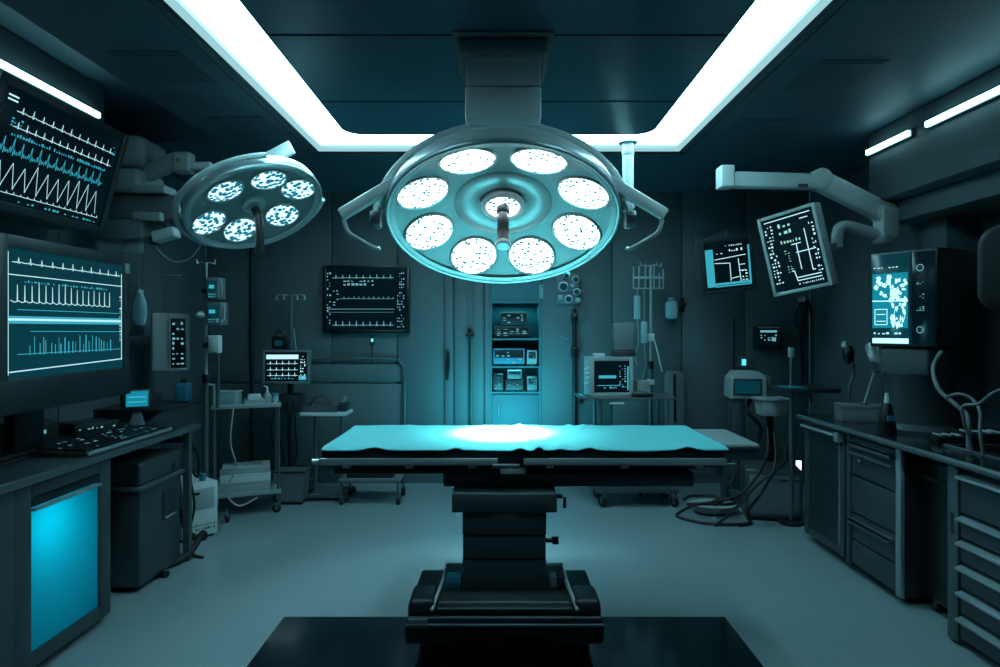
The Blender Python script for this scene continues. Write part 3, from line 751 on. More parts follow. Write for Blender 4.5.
k2 = MB(); k2.rect(-.05, .05, .01, .02, -.0132, tmx).rect(-.05, .05, -.02, -.012, -.0132, tmx); k2.build('readout', 'tracec', td, flat=True)
for x, y, w, d2, h2, l_ in ((-2.50, 3.95, .26, .2, .06, 'low black box with small lights behind the keyboard'), (-2.62, 3.62, .22, .16, .10, 'dark box under the big monitor near the wall')):
    t = thing('switch_box', l_, 'electronic box', (x, y, .875), (0, 0, 60), 'boxes on the left desk')
    MB().bb(-w/2, w/2, -d2/2, d2/2, 0, h2).build('case', 'dark', t, .005)
    k2 = MB(); ticks(k2, -w/2+.02, w/2-.02, h2*.3, h2*.7, 9, 1, -d2/2-.001, .6); k2.build('indicator', 'traced', t, flat=True)
co = MB().tube([(math.cos(i*.5)*(.06+.004*math.sin(i)), math.sin(i*.5)*.06, .012+.004*(i//13)) for i in range(38)], .006, 6, 2).build('cable_coil', 'rubber')
co.location = (P(149, 0, 4.02).x, 3.98, .875); tag(co, 'black cable coil on the left desk beside the small terminal', 'cable')

# wall device, shelf and bottle on the left wall
wd = thing('wall_pump_unit', 'boxed wall unit with lit slots on the left wall beside the drip bag', 'medical device', (P(170, 0, 4.95).x, 4.95, 0), (0, 0, 24))
z0, z1 = zz(372, 4.95), zz(313, 4.95)
MB().bb(-.13, .13, .0, .24, z0, z1).build('case', 'lgrey', wd, .02, 3)
MB().bb(.0, .11, -.012, .002, z0+.03, z1-.04).build('front_panel', 'black', wd, .004)
MB().bb(-.005, .115, -.016, -.0, z0+.01, z0+.03).bb(-.005, .005, -.016, 0, z0+.01, z1-.02).bb(.108, .118, -.016, 0, z0+.01, z1-.02).build('front_frame', 'lgrey', wd, .003)
k2 = MB(); ticks(k2, .012, .10, z0+.05, z1-.06, 3, 9, -.0135, .7); k2.build('indicator', 'traced', wd, flat=True)
MB().bb(-.36, -.10, .18, .22, (z0+z1)/2-.05, (z0+z1)/2+.05).bb(-.05, -.045, .02, .10, z1, z1+.28).bb(-.06, .08, .02, .04, z1+.28, z1+.295).build('wall_bracket', 'dsteel', wd, .003)
ws = thing('wall_shelf', 'dark shelf on the left wall below the boxed wall unit', 'shelf', (0, 0, 0))
MB().bb(XL, -2.36, 4.55, 5.15, .905, .93).build('board', 'dark', ws, .004)
for y in (4.65, 5.05): MB().prism([(XL, .905), (-2.55, .905), (XL, .70)], y-.01, y+.01).build('bracket', 'dsteel', ws)
o = thing('bottle', 'blue square bottle on the left wall shelf', 'bottle', (P(193, 0, 5.0).x-.07, 5.0, .93))
MB().bb(-.05, .05, -.04, .04, 0, .15).build('body', 'blue', o, .015, 3)
MB().cyl((0, 0, .15), (0, 0, .18), .024, n=16).build('cap', 'dark', o)
o = thing('instrument_box', 'dark instrument box with a row of slots on the left wall shelf', 'instrument box', (-2.62, 4.75, .93))
MB().bb(-.10, .10, -.1, .1, 0, .09).build('case', 'dark', o, .006)
MB().bb(-.08, .08, -.103, -.099, .02, .07).build('front_panel', 'dsteel', o)

# pale computer on the floor with hose
pc = thing('floor_computer', 'pale box unit standing on the floor with a thick black hose over it', 'medical device', (-2.14, 4.62, 0), (0, 0, 50))
MB().bb(-.13, .13, -.02, .34, .02, .40).build('case', 'white', pc, .012)
MB().bb(-.09, .10, -.026, -.018, .21, .36).build('front_panel', 'lgrey', pc, .003)
MB().bb(-.05, -.01, -.032, -.024, .32, .34).build('latch', 'black', pc)
k2 = MB(); ticks(k2, -.1, .11, .06, .12, 10, 2, -.0215, .8); k2.build('vent', 'dark', pc, flat=True)
MB().bb(-.11, .11, 0, .32, 0, .02).build('foot', 'rubber', pc)
MB().cyl((.05, .05, .40), (.05, .05, .45), .022, n=12).build('connector', 'blue', pc)
hs = MB().tube([(-2.27, 4.72, .405), (-2.28, 4.66, .50), (-2.24, 4.52, .52), (-2.19, 4.42, .44), (-2.13, 4.36, .26), (-2.06, 4.30, .14), (-1.98, 4.34, .10), (-1.97, 4.30, .14), (-2.0, 4.22, .06), (-2.04, 4.10, .024), (-2.12, 3.98, .022), (-2.0, 3.9, .022)], .021, 10, 6).build('hose', 'rubber')
tag(hs, 'thick black hose drooping over the pale floor unit to the floor', 'hose')
hs2 = MB().tube([(-2.06, 4.26, .80), (-2.0, 4.30, .66), (-2.03, 4.36, .5), (-2.08, 4.33, .62), (-2.02, 4.27, .72), (-2.07, 4.33, .55), (-2.05, 4.36, .30), (-2.1, 4.36, .08), (-2.02, 4.28, .012), (-1.93, 4.22, .012)], .008, 8, 6).build('cable', 'rubber')
tag(hs2, 'thin black cable looped at the far end of the left desk', 'cable')

# ---------------------------------------------------------------- drip stands
def pole_with_hooks(root, h, z0=.09, r=.011, hooks=4, hl=.10, m='dsteel'):
    MB().cyl((0, 0, z0), (0, 0, h*.55), r*1.5, n=12).build('outer_pole', m, root)
    MB().cyl((0, 0, h*.55), (0, 0, h), r, n=12).build('inner_pole', 'steel', root)
    MB().cyl((0, 0, h*.54), (0, 0, h*.575), r*2.1, n=12).build('clamp_collar', 'black', root, .003)
    for i in range(hooks):
        a = 2*PI*i/hooks+.3; c, s_ = math.cos(a), math.sin(a)
        MB().tube([(0, 0, h-.01), (c*hl*.7, s_*hl*.7, h), (c*hl, s_*hl, h-.012), (c*hl*1.1, s_*hl*1.1, h+.022)], .005, 6, 4).build('hook', 'steel', root)
ivl = thing('drip_stand', 'tall drip stand with two infusion pumps near the left wall', 'drip stand', (P(206, 0, 4.95).x, 4.95, 0))
star_base(ivl, .15, 5, .08, 30)
pole_with_hooks(ivl, 2.0, .09, .012, 2, .06)
def pump(root_loc, label, w, h, rz, up):
    t = thing('infusion_pump', label, 'infusion pump', root_loc, (0, 0, rz), 'infusion pumps on the left drip stand')
    MB().bb(.018, .018+w, -.05, .08, 0, h).build('case', 'grey', t, .010, 3)
    MB().rect(.035, .005+w, h*.35, h*.85, -.0515).build('screen', 'scrt', t, flat=True)
    k2 = MB(); k2.rect(.045, .045+w*.4, h*.5, h*.66, -.0525); ticks(k2, .04, w, h*.1, h*.3, 4, 2, -.0525, .8); k2.build('readout', 'tracec', t, flat=True)
    MB().bb(-.022, .02, -.022, .022, h*.3, h*.5).build('clamp', 'dark', t)
    MB().tube([(.02+w, -.02, h*.95), (.03+w, -.02, h*.6), (.024+w, -.02, h*.2)], .007, 6, 4).build('handle', 'lgrey', t)
    return t
ip_ = (ivl.location.x, ivl.location.y)
pump((ip_[0], ip_[1], zz(300, 4.95)), 'upper infusion pump on the left drip stand', .10, .17, 0, 1)
pump((ip_[0], ip_[1], zz(325, 4.95)), 'lower infusion pump on the left drip stand', .12, .175, 0, 0)
wb_ = thing('pump_box', 'small white box clamped low on the left drip stand', 'medical device', (ip_[0], ip_[1], zz(353, 4.95)))
MB().bb(.03, .115, -.04, .03, 0, .135).build('case', 'white', wb_, .01)
MB().bb(-.02, .035, -.02, .02, .04, .08).build('clamp', 'dark', wb_)
MB().tube([(.09, 0, 0), (.095, 0, -.2), (.085, 0, -.42)], .012, 8, 4).build('rod', 'dsteel', wb_)
cl_ = thing('rod_cup', 'small pale cup clip on the left drip stand above the lower pump', 'clip', (ip_[0]-.03, ip_[1]-.02, zz(318, 4.95)))
MB().lathe([(.001, 0), (.03, .004), (.038, .02), (.03, .035), (.01, .05)], 16).build('cup', 'white', cl_)

# wire cart
ct = thing('wire_cart', 'open metal cart with shelves of supplies beside the left drip stand', 'cart', (P(246, 0, 5.35).x, 5.36, 0), (0, 0, 22))
for x in (-.24, .24):
    for y in (-.17, .17):
        MB().cyl((x, y, .10), (x, y, .90), .012, n=10).build('post', 'dsteel', ct); caster(ct, x, y, .035, 0, random.uniform(0, 360))
for z in (.16, .86): MB().bb(-.26, .26, -.19, .19, z, z+.02).bb(-.26, .26, -.2, -.19, z, z+.035).build('shelf', 'steel', ct, .004)
MB().cyl((-.24, -.17, .9), (-.24, -.17, 1.06), .010, n=10).tube([(-.24, -.17, 1.05), (-.29, -.17, 1.06), (-.32, -.17, 1.04)], .008, 6, 3).build('push_post', 'steel', ct)
MB().tube([(-.10, -.2, .86), (-.12, -.22, .6), (-.08, -.21, .4), (-.15, -.22, .22), (-.06, -.24, .10), (.08, -.22, .15)], .007, 6, 5).build('hanging_tube', 'lgrey', ct)
ctm = T(*ct.location) @ RZ(22)
def on_cart(x, y, z): return ctm @ Vector((x, y, z))
for i, (x, w, d2, h2, z, m_, l_) in enumerate(((-.02, .40, .28, .075, .18, 'lgrey', 'lowest pale box on the bottom shelf of the wire cart'), (-.01, .38, .27, .065, .257, 'white', 'middle pale box on the bottom shelf of the wire cart'), (.0, .36, .26, .05, .324, 'lgrey', 'topmost pale box on the bottom shelf of the wire cart'))):
    t = thing('supply_box', l_, 'box', on_cart(x, 0, z+.0005), (0, 0, 22+random.uniform(-2, 2)), 'boxes in the wire cart')
    MB().bb(-w/2, w/2, -d2/2, d2/2, 0, h2-.018).build('box', m_, t, .004)
    MB().bb(-w/2-.003, w/2+.003, -d2/2-.003, d2/2+.003, h2-.018, h2).build('lid', m_, t, .004)
t = thing('specimen_tub', 'clear plastic tub on the top shelf of the wire cart, left end', 'tub', on_cart(-.14, -.05, .88))
MB().bb(-.09, .09, -.07, .07, 0, .10).build('tub', 'bag', t, .01); MB().bb(-.095, .095, -.075, .075, .10, .112).build('lid', 'lgrey', t, .004)
t = thing('steel_tray', 'shallow metal tray on the top shelf of the wire cart', 'tray', on_cart(.06, -.04, .88), (0, 0, 22))
MB().bb(-.08, .08, -.1, .1, 0, .04).build('tray', 'lgrey', t, .008); MB().bb(-.05, .05, -.06, .06, .04, .075).build('pack', 'white', t, .006)
t = thing('wash_bottle', 'small spouted wash bottle on the top shelf of the wire cart', 'bottle', on_cart(.16, -.05, .88))
MB().lathe([(.03, 0), (.034, .01), (.034, .06), (.015, .085), (.012, .10)], 18).build('bottle', 'lgrey', t); MB().tube([(0, 0, .1), (0, 0, .13), (-.03, 0, .14)], .006, 6, 3).build('spout', 'white', t)
t = thing('lidded_jar', 'small blue-lidded jar at the right end of the wire cart top', 'jar', on_cart(.22, .0, .88))
MB().cyl((0, 0, 0), (0, 0, .05), .032, n=18).build('jar', 'bag', t, .004); MB().cyl((0, 0, .05), (0, 0, .075), .034, n=18).build('lid', 'blue', t, .003)

# monitor stand
msx = P(291, 0, 5.95).x
ms = thing('monitor_stand', 'rolling pole stand with drip hooks behind the small patient monitor', 'stand', (msx, 5.95, 0))
star_base(ms, .26, 5, .09, 52)
MB().cyl((0, 0, .1), (0, 0, 1.0), .028, n=14).build('lower_pole', 'dark', ms); MB().cyl((0, 0, 1.0), (0, 0, 1.81), .016, n=12).build('upper_pole', 'dsteel', ms)
MB().cyl((0, 0, .98), (0, 0, 1.03), .036, n=14).build('collar', 'black', ms)
for sx in (-1, 1):
    for l in (.06, .125): MB().tube([(0, 0, 1.80), (sx*l*.8, -.01, 1.805), (sx*l, -.01, 1.79), (sx*l*1.05, -.01, 1.76), (sx*l*.9, -.01, 1.765)], .006, 6, 4).build('hook', 'steel', ms)
MB().tube([(.03, -.02, 1.5), (.05, -.03, 1.35), (.085, -.04, 1.12)], .006, 6, 3).build('hanging_rod', 'lgrey', ms)
MB().bb(-.10, .10, -.12, .12, .74, .90).build('basket', 'dark', ms, .006)
for i in range(4): MB().tube([(-.08+.05*i, -.13, .86), (-.12+.07*i, -.16, .6), (-.1+.06*i, -.1, .35), (-.02, -.05, .15)], .007, 6, 4).build('cable', 'rubber', ms)
pm = thing('patient_monitor', 'small patient monitor glowing on the left rolling pole stand', 'monitor', (P(285, 0, 5.75).x, 5.78, zz(367, 5.75)), (-4, 0, 4))
s, (a, b_, c, d_) = monitor(pm, .41, .30, .022, .08, 'grey', 'scr')
w1 = MB(); w1.rect(a+.01, b_-.075, d_-.06, d_-.02, YS); ticks(w1, b_-.06, b_-.01, c+.02, d_-.02, 3, 8, YS, .8)
for z in (.10, .05, .155): w1.rline(wave('ecg', a+.02, b_-.08, c+z, .025, 5), .003, YS)
w1.build('waveform', 'trace', s, flat=True)
w2 = MB(); ticks(w2, a+.02, b_-.08, c+.015, c+.04, 9, 1, YS, .8); w2.rect(b_-.07, b_-.005, c+.01, c+.05, YS); w2.build('waveform', 'tracec', s, flat=True)
MB().bb(-.04, .04, .08, .14, -.06, .06).build('mount', 'black', pm)
t = thing('camera_box', 'black boxy pack on top of the small patient monitor', 'medical device', (P(279, 0, 5.8).x, 5.83, zz(367, 5.75)+.155))
MB().bb(-.07, .07, -.03, .03, 0, .12).build('case', 'black', t, .012); MB().tube([(-.04, 0, .12), (-.03, 0, .16), (.03, 0, .16), (.04, 0, .12)], .007, 6, 4).build('handle', 'black', t)
MB().rect(-.04, .03, .03, .08, -.0305).build('screen', 'scrt', t, flat=True)
# waste basket
wbk = thing('waste_basket', 'grey tapered waste basket on the floor right of the wire cart', 'waste basket', (P(292, 0, 5.62).x, 5.66-.32, 0))
wbk.location = (-1.79, 5.60, 0)
k = MB(); t_ = .012
for (x0_, x1_, y0_, y1_) in ((-.13, .13, -.10, -.09), (-.13, .13, .09, .10), (-.13, -.12, -.09, .09), (.12, .13, -.09, .09)):
    k.add([(x0_*.82, y0_*.82, .02), (x1_*.82, y0_*.82, .02), (x1_*.82, y1_*.82, .02), (x0_*.82, y1_*.82, .02), (x0_, y0_, .28), (x1_, y0_, .28), (x1_, y1_, .28), (x0_, y1_, .28)],
          [(3, 2, 1, 0), (4, 5, 6, 7), (0, 1, 5, 4), (1, 2, 6, 5), (2, 3, 7, 6), (3, 0, 4, 7)])
k.build('body', 'grey', wbk); MB().bb(-.11, .11, -.085, .085, 0, .025).build('base', 'black', wbk, .004)
MB().tube([(-.135, -.105, .28), (.135, -.105, .28), (.135, .105, .28), (-.135, .105, .28)], .008, 6, 1, True).build('rim', 'black', wbk)
# instrument table
it = thing('instrument_table', 'small white-topped instrument table between the pole stand and the operating table', 'table', (P(326, 0, 5.75).x, 5.78, 0))
MB().bb(-.20, .20, -.15, .15, .735, .765).build('table_top', 'white', it, .004)
for x in (-.1, .13): MB().cyl((x, 0, .06), (x, 0, .735), .016, n=10).build('leg', 'dsteel', it)
MB().bb(-.20, .22, -.16, -.13, .03, .06).bb(-.20, .22, .13, .16, .03, .06).bb(-.12, .15, -.13, .13, .035, .055).build('base', 'dsteel', it, .004)
for x in (-.19, .21):
    for y in (-.145, .145): MB().cyl((x-.012, y, .017), (x+.012, y, .017), .017, n=12).build('wheel', 'rubber', it)
t = thing('instrument_tray', 'dark open tray of instruments on the small white-topped table', 'tray', (it.location.x-.03, 5.76, .765))
MB().bb(-.15, .15, -.11, .11, 0, .012).bb(-.15, .15, -.11, -.10, .012, .06).bb(-.15, .15, .10, .11, .012, .06).bb(-.15, -.14, -.1, .1, .012, .06).bb(.14, .15, -.1, .1, .012, .06).build('tray', 'dsteel', t)
for i in range(6): MB().cyl((-.11+.04*i, -.08, .02+.004*i), (-.10+.04*i, .08, .05), .006, n=8).build('instrument', 'steel', t)
MB().tube([(-.12, 0, .05), (-.06, 0, .12), (.02, 0, .13), (.08, 0, .06)], .006, 6, 5).build('handle', 'black', t)
t = thing('scale_unit', 'small dark device with a pale knob at the right end of the white-topped table', 'medical device', (it.location.x+.155, 5.76, .765))
MB().bb(-.03, .035, -.07, .07, 0, .08).build('case', 'dark', t, .008); MB().cyl((0, 0, .08), (.02, 0, .13), .012, n=10).build('knob', 'lgrey', t)
# low trolley seen under the table
lt = thing('low_trolley', 'low wheeled platform seen under the left end of the operating table', 'trolley', (P(372, 0, 5.6).x, 5.66, 0))
MB().bb(-.26, .26, -.18, .18, .20, .225).build('platform', 'grey', lt, .006); MB().bb(-.2, .2, -.15, .15, .225, .33).build('box', 'cabd', lt, .01)
for x in (-.24, .24):
    for y in (-.16, .16):
        MB().cyl((x, y, .10), (x, y, .20), .012, n=8).build('leg', 'dsteel', lt); caster(lt, x, y, .035, 0, 20)

# ================================================================ BACK WALL ITEMS
def wallthing(name, label, cat, px, py, group=None): return thing(name, label, cat, (P(px, 0, YB).x, YB, zz(py, YB)), (0, 0, 0), group)
wm = wallthing('wall_monitor', 'flat black monitor with white traces on the back wall left of the door', 'monitor', 367.5, 299.5)
wm.location.y = YB-.055
s, (a, b_, c, d_) = monitor(wm, .83, .65, .03, .05, 'black', 'scr')
w1 = MB()
w1.rline(wave('ecg', a+.06, b_-.12, d_-.09, .03, 9), .004, YS); w1.rline(wave('spike', a+.13, b_-.12, d_-.29, .02, 11), .003, YS)
w1.rline([(a+.02, d_-.39), (b_-.12, d_-.39)], .004, YS); w1.rline([(a+.02, d_-.42), (b_-.12, d_-.42)], .002, YS); w1.rline(wave('ecg', a+.06, b_-.12, c+.045, .04, 9), .004, YS)
ticks(w1, b_-.09, b_-.015, c+.02, d_-.03, 4, 20, YS, .6); ticks(w1, a+.005, a+.05, c+.02, d_-.03, 2, 18, YS, .5); ticks(w1, a+.16, b_-.3, d_-.17, d_-.10, 8, 2, YS, .7); ticks(w1, a+.06, a+.13, d_-.36, d_-.2, 2, 6, YS, .7)
w1.build('waveform', 'traced', s, flat=True)
MB().bb(-.1, .1, .05, .055, -.1, .1).build('wall_mount', 'dsteel', wm)
sw = wallthing('wall_switch', 'tiny lit switch on the back wall under the wall monitor', 'switch', 372.5, 341)
MB().bb(-.022, .022, -.014, 0, -.04, .04).build('plate', 'dark', sw, .003); MB().bb(-.012, .012, -.018, -.012, -.008, .024).build('button', 'led', sw)
MB().cyl((0, -.006, -.04), (0, -.006, -.36), .005, n=8).build('conduit', 'dark', sw)
# gauge cluster
gc = wallthing('gauge_panel', 'cluster of dials and valves on the back wall right of the lamp', 'gauge panel', 568, 289)
MB().bb(-.11, .10, -.03, 0, -.15, .15).build('back_plate', 'grey', gc, .004)
for x, z, r in ((-.05, .02, .05), (.07, .09, .035), (.08, -.03, .035), (.0, -.1, .04), (-.02, .12, .03)):
    q = MB().cyl((x, -.055, z), (x, -.03, z), r, n=20).build('dial', 'steel', gc, .003)
    MB().cyl((x, -.058, z), (x, -.0552, z), r*.72, n=20).build('dial_face', 'scrt', q)
for x, z in ((-.08, -.08), (.03, .03), (.09, -.11)): MB().bb(x-.022, x+.022, -.06, -.03, z-.022, z+.022).build('valve_block', 'lgrey', gc, .004)
MB().bb(-.02, .015, -.036, -.0, .125, .165).build('indicator', 'led', gc)
gp = wallthing('valve_pipe', 'dark vertical wall pipe with valve boxes below the dial cluster', 'pipe', 574, 360)
MB().cyl((0, -.035, -1.1), (0, -.035, .50), .02, n=12).build('pipe', 'cabd', gp)
MB().bb(-.035, .035, -.075, -.0, .02, .13).bb(-.03, .03, -.07, 0, .38, .45).build('valve_box', 'black', gp, .006)
MB().tube([(.0, -.04, .42), (.09, -.04, .4), (.10, -.04, .6), (.10, -.03, .66)], .008, 6, 4).tube([(-.02, -.05, .2), (-.12, -.05, .22), (-.14, -.05, .28), (-.1, -.05, .3)], .006, 6, 4).build('branch_tube', 'dsteel', gp)
MB().cyl((.07, -.02, -.40), (.07, 0, -.40), .024, n=14).build('socket', 'black', gp)
# small clip right of cabinet
sc_ = wallthing('wall_clip', 'little metal clip plate on the back wall beside the cabinet top', 'clip', 541, 291)
MB().bb(-.016, .02, -.02, 0, -.07, .06).build('plate', 'lgrey', sc_, .003); k2 = MB(); ticks(k2, -.012, .016, -.06, .05, 2, 5, -.0215, .7); k2.build('holes', 'black', sc_, flat=True)
# suction bottle
sb = wallthing('suction_bottle', 'clear bottle on a bracket on the back wall right of the right drip stand', 'bottle', 668, 309)
MB().bb(-.055, .055, -.18, -.07, -.10, .08).build('bottle', 'bag', sb, .03, 3); MB().cyl((0, -.125, .08), (0, -.125, .105), .03, n=14).build('cap', 'lgrey', sb)
MB().bb(.05, .13, -.14, -.10, .03, .05).bb(.10, .14, -.14, 0, .025, .055).bb(.10, .15, -.02, 0, -.03, .11).build('bracket', 'black', sb, .004)
# leaning transfer board
lb_ = thing('transfer_board', 'tall rounded grey board with a slot leaning on the back wall', 'board', (P(677, 0, 6.15).x, 6.18, 0), (-3.2, 0, 0))
o_ = [(-.085, 0), (.085, 0), (.095, .8)]+[(.095-.05+.05*math.cos(a*PI/12), 1.02+.07*math.sin(a*PI/12)) for a in range(0, 7)]+[(-.095+.05+.05*math.cos(a*PI/12), 1.02+.07*math.sin(a*PI/12)) for a in range(6, 13)]+[(-.095, .8)]
MB().prism(o_, 0, .03).build('board', 'grey', lb_, .008); MB().bb(-.012, .012, -.003, .0, .6, 1.06).build('slot', 'black', lb_)

# right monitor cart
mc = thing('monitor_cart', 'dark wheeled equipment cart carrying the boxy monitor, right of the lamp', 'cart', (P(632, 0, 5.55).x, 5.58, 0))
MB().bb(-.40, .34, -.2, .2, .90, .925).build('top_shelf', 'dsteel', mc, .005)
MB().bb(-.33, .30, -.18, .18, .45, .465).build('middle_shelf', 'dsteel', mc, .004); MB().bb(-.33, .36, -.18, .18, .13, .155).build('bottom_shelf', 'cab', mc, .005)
for x in (-.29, .27):
    for y in (-.17, .17): MB().cyl((x, y, .12), (x, y, .9), .014, n=10).build('post', 'dsteel', mc)
for x in (-.26, .34):
    for y in (-.15, .15): caster(mc, x, y, .042, 0, 30)
MB().tube([(-.40, -.15, .91), (-.46, -.15, .92), (-.46, .15, .92), (-.40, .15, .91)], .010, 8, 3).build('push_handle', 'dsteel', mc)
MB().bb(-.22, -.10, -.204, -.198, .87, .885).build('name_strip', 'white', mc)
vm = thing('vital_monitor', 'boxy grey monitor on the wheeled cart right of the lamp', 'monitor', (P(611, 0, 5.5).x, 5.47, .925+.165), (0, 0, 6))
s, (a, b_, c, d_) = monitor(vm, .37, .33, .032, .22, 'lgrey', 'scr')
w1 = MB(); w1.rect(a+.04, a+.19, c+.12, c+.145, YS); w1.rline([(a+.03, c+.06), (b_-.08, c+.06)], .006, YS); w1.rect(b_-.02, b_-.008, c+.02, c+.22, YS); w1.build('waveform', 'tracec', s, flat=True)
w2 = MB(); ticks(w2, b_-.09, b_-.025, c+.04, d_-.03, 3, 9, YS, .6); ticks(w2, a+.03, b_-.1, c+.03, c+.055, 7, 1, YS, .6); w2.build('waveform', 'traced', s, flat=True)
for i in range(4): MB().cyl((-.185, .05, -.05+.04*i), (-.225, .03, -.06+.04*i), .010, n=8).build('connector', 'white', vm)
MB().bb(-.14, -.05, .02, .10, .165, .195).build('printer_lid', 'white', vm, .005)
t = thing('grey_case', 'blank grey case standing on the boxy monitor', 'case', (P(623, 0, 5.6).x, 5.59, .925+.332))
MB().bb(-.095, .095, -.07, .07, 0, .045).build('base', 'dark', t, .006); MB().bb(-.095, .095, -.06, .07, .047, .29).build('case', 'grey', t, .016, 3)
t = thing('cart_keyboard', 'dark control keyboard lying on the wheeled cart under the boxy monitor', 'keyboard', (P(615, 0, 5.42).x+.1, 5.46, .925))
t.location = (P(628, 0, 5.42).x+.12, 5.46, .925)
MB().box((0, 0, .015), (.16, .16, .03)).build('tray', 'black', t, .005)
ky = MB()
for r in range(4):
    for c_ in range(5): ky.box((-.06+.03*c_, -.05+.034*r, .033), (.022, .024, .008))
ky.build('keys', 'grey', t)
t = thing('pale_box', 'small pale box on the wheeled cart beside the boxy monitor', 'box', (P(641, 0, 5.6).x+.02, 5.66, .925)); MB().bb(-.055, .055, -.06, .06, 0, .12).build('box', 'lgrey', t, .006)
k2 = MB(); ticks(k2, -.05, .05, .02, .1, 4, 4, -.061, .6); k2.build('print', 'grey', t, flat=True)
# right drip stand
ivr = thing('drip_stand', 'drip stand with crowded hook rack behind the wheeled monitor cart', 'drip stand', (P(651, 0, 5.98).x, 5.99, 0))
star_base(ivr, .22, 5, .08, 18); pole_with_hooks(ivr, 2.08, .09, .014, 4, .10)
rk = MB().bb(-.16, .12, -.012, .012, 1.955, 1.975).bb(-.16, .12, -.012, .012, 1.86, 1.872)
for x in (-.16, -.11, -.05, .03, .08, .115): rk.bb(x-.005, x+.005, -.01, .01, 1.86, 2.0+random.uniform(0, .08))
rk.build('rack', 'steel', ivr)
MB().bb(-.03, .03, -.03, .03, 1.38, 1.45).bb(-.03, .03, -.03, .03, .98, 1.03).build('clamp', 'white', ivr, .006)
for i, (x, z, h_, l_) in enumerate(((-.13, 1.58, .22, 'upper clear drip bag on the right drip stand'), (-.07, 1.36, .20, 'lower clear drip bag on the right drip stand'))):
    t = thing('drip_bag', l_, 'drip bag', (ivr.location.x+x, ivr.location.y-.02-.02*i, z), (0, 0, 0), 'drip bags on the right stand')
    MB().bb(-.03, .03, -.012, .012, 0, h_).build('bag', 'bag', t, .01, 2)
    MB().tube([(0, 0, h_), (.004, 0, h_+.05), (.0, 0, 1.86-z+.005)], .004, 6, 3).tube([(0, 0, 0), (.01, -.01, -.2), (-.02, -.01, -.34), (.0, -.01, -.42)], .004, 6, 4).build('tube', 'lgrey', t)
t = MB().tube([(.02, -.02, 1.42), (.05, -.03, 1.3), (.08, -.04, 1.16), (.095, -.04, 1.1)], .007, 8, 4).build('clamp_handle', 'white', ivr)

# small right-hand wall monitor
rm = thing('cyan_monitor', 'tilted small monitor with cyan border hanging from the back wall', 'monitor', P(728, 265, 5.5), (9, -6, -10))
s, (a, b_, c, d_) = monitor(rm, .43, .47, .03, .05, 'dark', 'scr')
w1 = MB(); w1.rect(a+.005, a+.07, c+.03, d_-.06, YS); w1.rect(a+.07, b_-.01, c+.025, c+.035, YS); w1.rect(b_-.02, b_-.005, c+.03, d_-.05, YS); w1.rect(a+.07, b_-.02, c+.04, c+.06, YS); w1.build('waveform', 'tracec', s, flat=True)
w2 = MB()
for pts in ([(a+.08, d_-.15), (b_-.04, d_-.13)], [(a+.08, c+.23), (a+.20, c+.22), (a+.20, c+.07)], [(b_-.1, d_-.16), (b_-.09, c+.06)], [(a+.21, c+.09), (b_-.1, c+.10)], [(b_-.1, c+.2), (b_-.05, c+.2)], [(b_-.1, c+.15), (b_-.05, c+.15)]): w2.rline(pts, .006, YS)
ticks(w2, a+.16, b_-.04, d_-.10, d_-.06, 9, 1, YS, .8); ticks(w2, b_-.08, b_-.03, c+.06, c+.16, 2, 4, YS, .7); ticks(w2, a+.09, a+.16, d_-.11, d_-.09, 2, 1, YS, 1); ticks(w2, a+.17, b_-.06, d_-.05, d_-.03, 9, 1, YS, .7)
w2.build('waveform', 'trace', s, flat=True)
rl = rm.location
MB().bb(-.06, .06, .05, .09, -.06, .10).build('mount_plate', 'dsteel', rm, .006)
im = (T(*rl) @ Euler([math.radians(v) for v in (9, -6, -10)]).to_matrix().to_4x4()).inverted()
k = MB().bar((rl.x+.03, YB, rl.z+.29), (rl.x+.03, 5.62, rl.z+.29), .05, .05).bar((rl.x+.03, 5.62, rl.z+.30), (rl.x+.03, 5.58, rl.z+.03), .05, .04).bb(rl.x-.04, rl.x+.10, YB-.012, YB, rl.z+.18, rl.z+.38)
for i, v in enumerate(k.v): k.v[i] = im @ v
k.build('wall_arm', 'dsteel', rm, .004)

# larger monitor on the white arm
ma = thing('arm_monitor', 'tall tilted monitor with white diagrams held by the white jointed arm', 'monitor', P(794, 251, 4.2), (8, -9, -52))
s, (a, b_, c, d_) = monitor(ma, .39, .53, .022, .085, 'lgrey', 'scr', bev=.012)
w2 = MB()
for pts in ([(a+.17, d_-.2), (a+.23, d_-.2)], [(a+.2, d_-.2), (a+.2, c+.12)], [(a+.27, d_-.12), (a+.27, c+.10)], [(a+.19, c+.23), (b_-.03, c+.23)], [(a+.27, c+.10), (b_-.06, c+.10)], [(a+.16, c+.07), (b_-.03, c+.07)], [(a+.16, c+.05), (b_-.03, c+.05)], [(a+.02, d_-.02), (b_-.02, d_-.02)], [(b_-.09, d_-.05), (b_-.04, d_-.05)], [(a+.16, c+.05), (a+.15, c+.12)]): w2.rline(pts, .006, YS)
ticks(w2, a+.01, a+.07, c+.05, d_-.04, 3, 18, YS, .65); ticks(w2, b_-.045, b_-.01, c+.08, d_-.08, 2, 13, YS, .6); ticks(w2, a+.16, b_-.02, c+.02, c+.04, 12, 1, YS, .6)
w2.build('diagram', 'trace', s, flat=True)
w1 = MB(); ticks(w1, a+.10, a+.20, d_-.13, d_-.04, 3, 2, YS, 1); ticks(w1, a+.10, a+.24, d_-.19, d_-.15, 7, 1, YS, .9); ticks(w1, a+.11, a+.15, c+.11, d_-.22, 2, 9, YS, .75); w1.build('readout', 'traceg', s, flat=True)
MB().bb(-.08, .10, .085, .13, -.10, .12).build('mount_plate', 'dark', ma, .008)
AR = 4.32
wa = thing('jointed_arm', 'white jointed ceiling arm reaching left above the right monitors', 'support arm', P(886, 228, AR))
w0 = wa.location.copy()
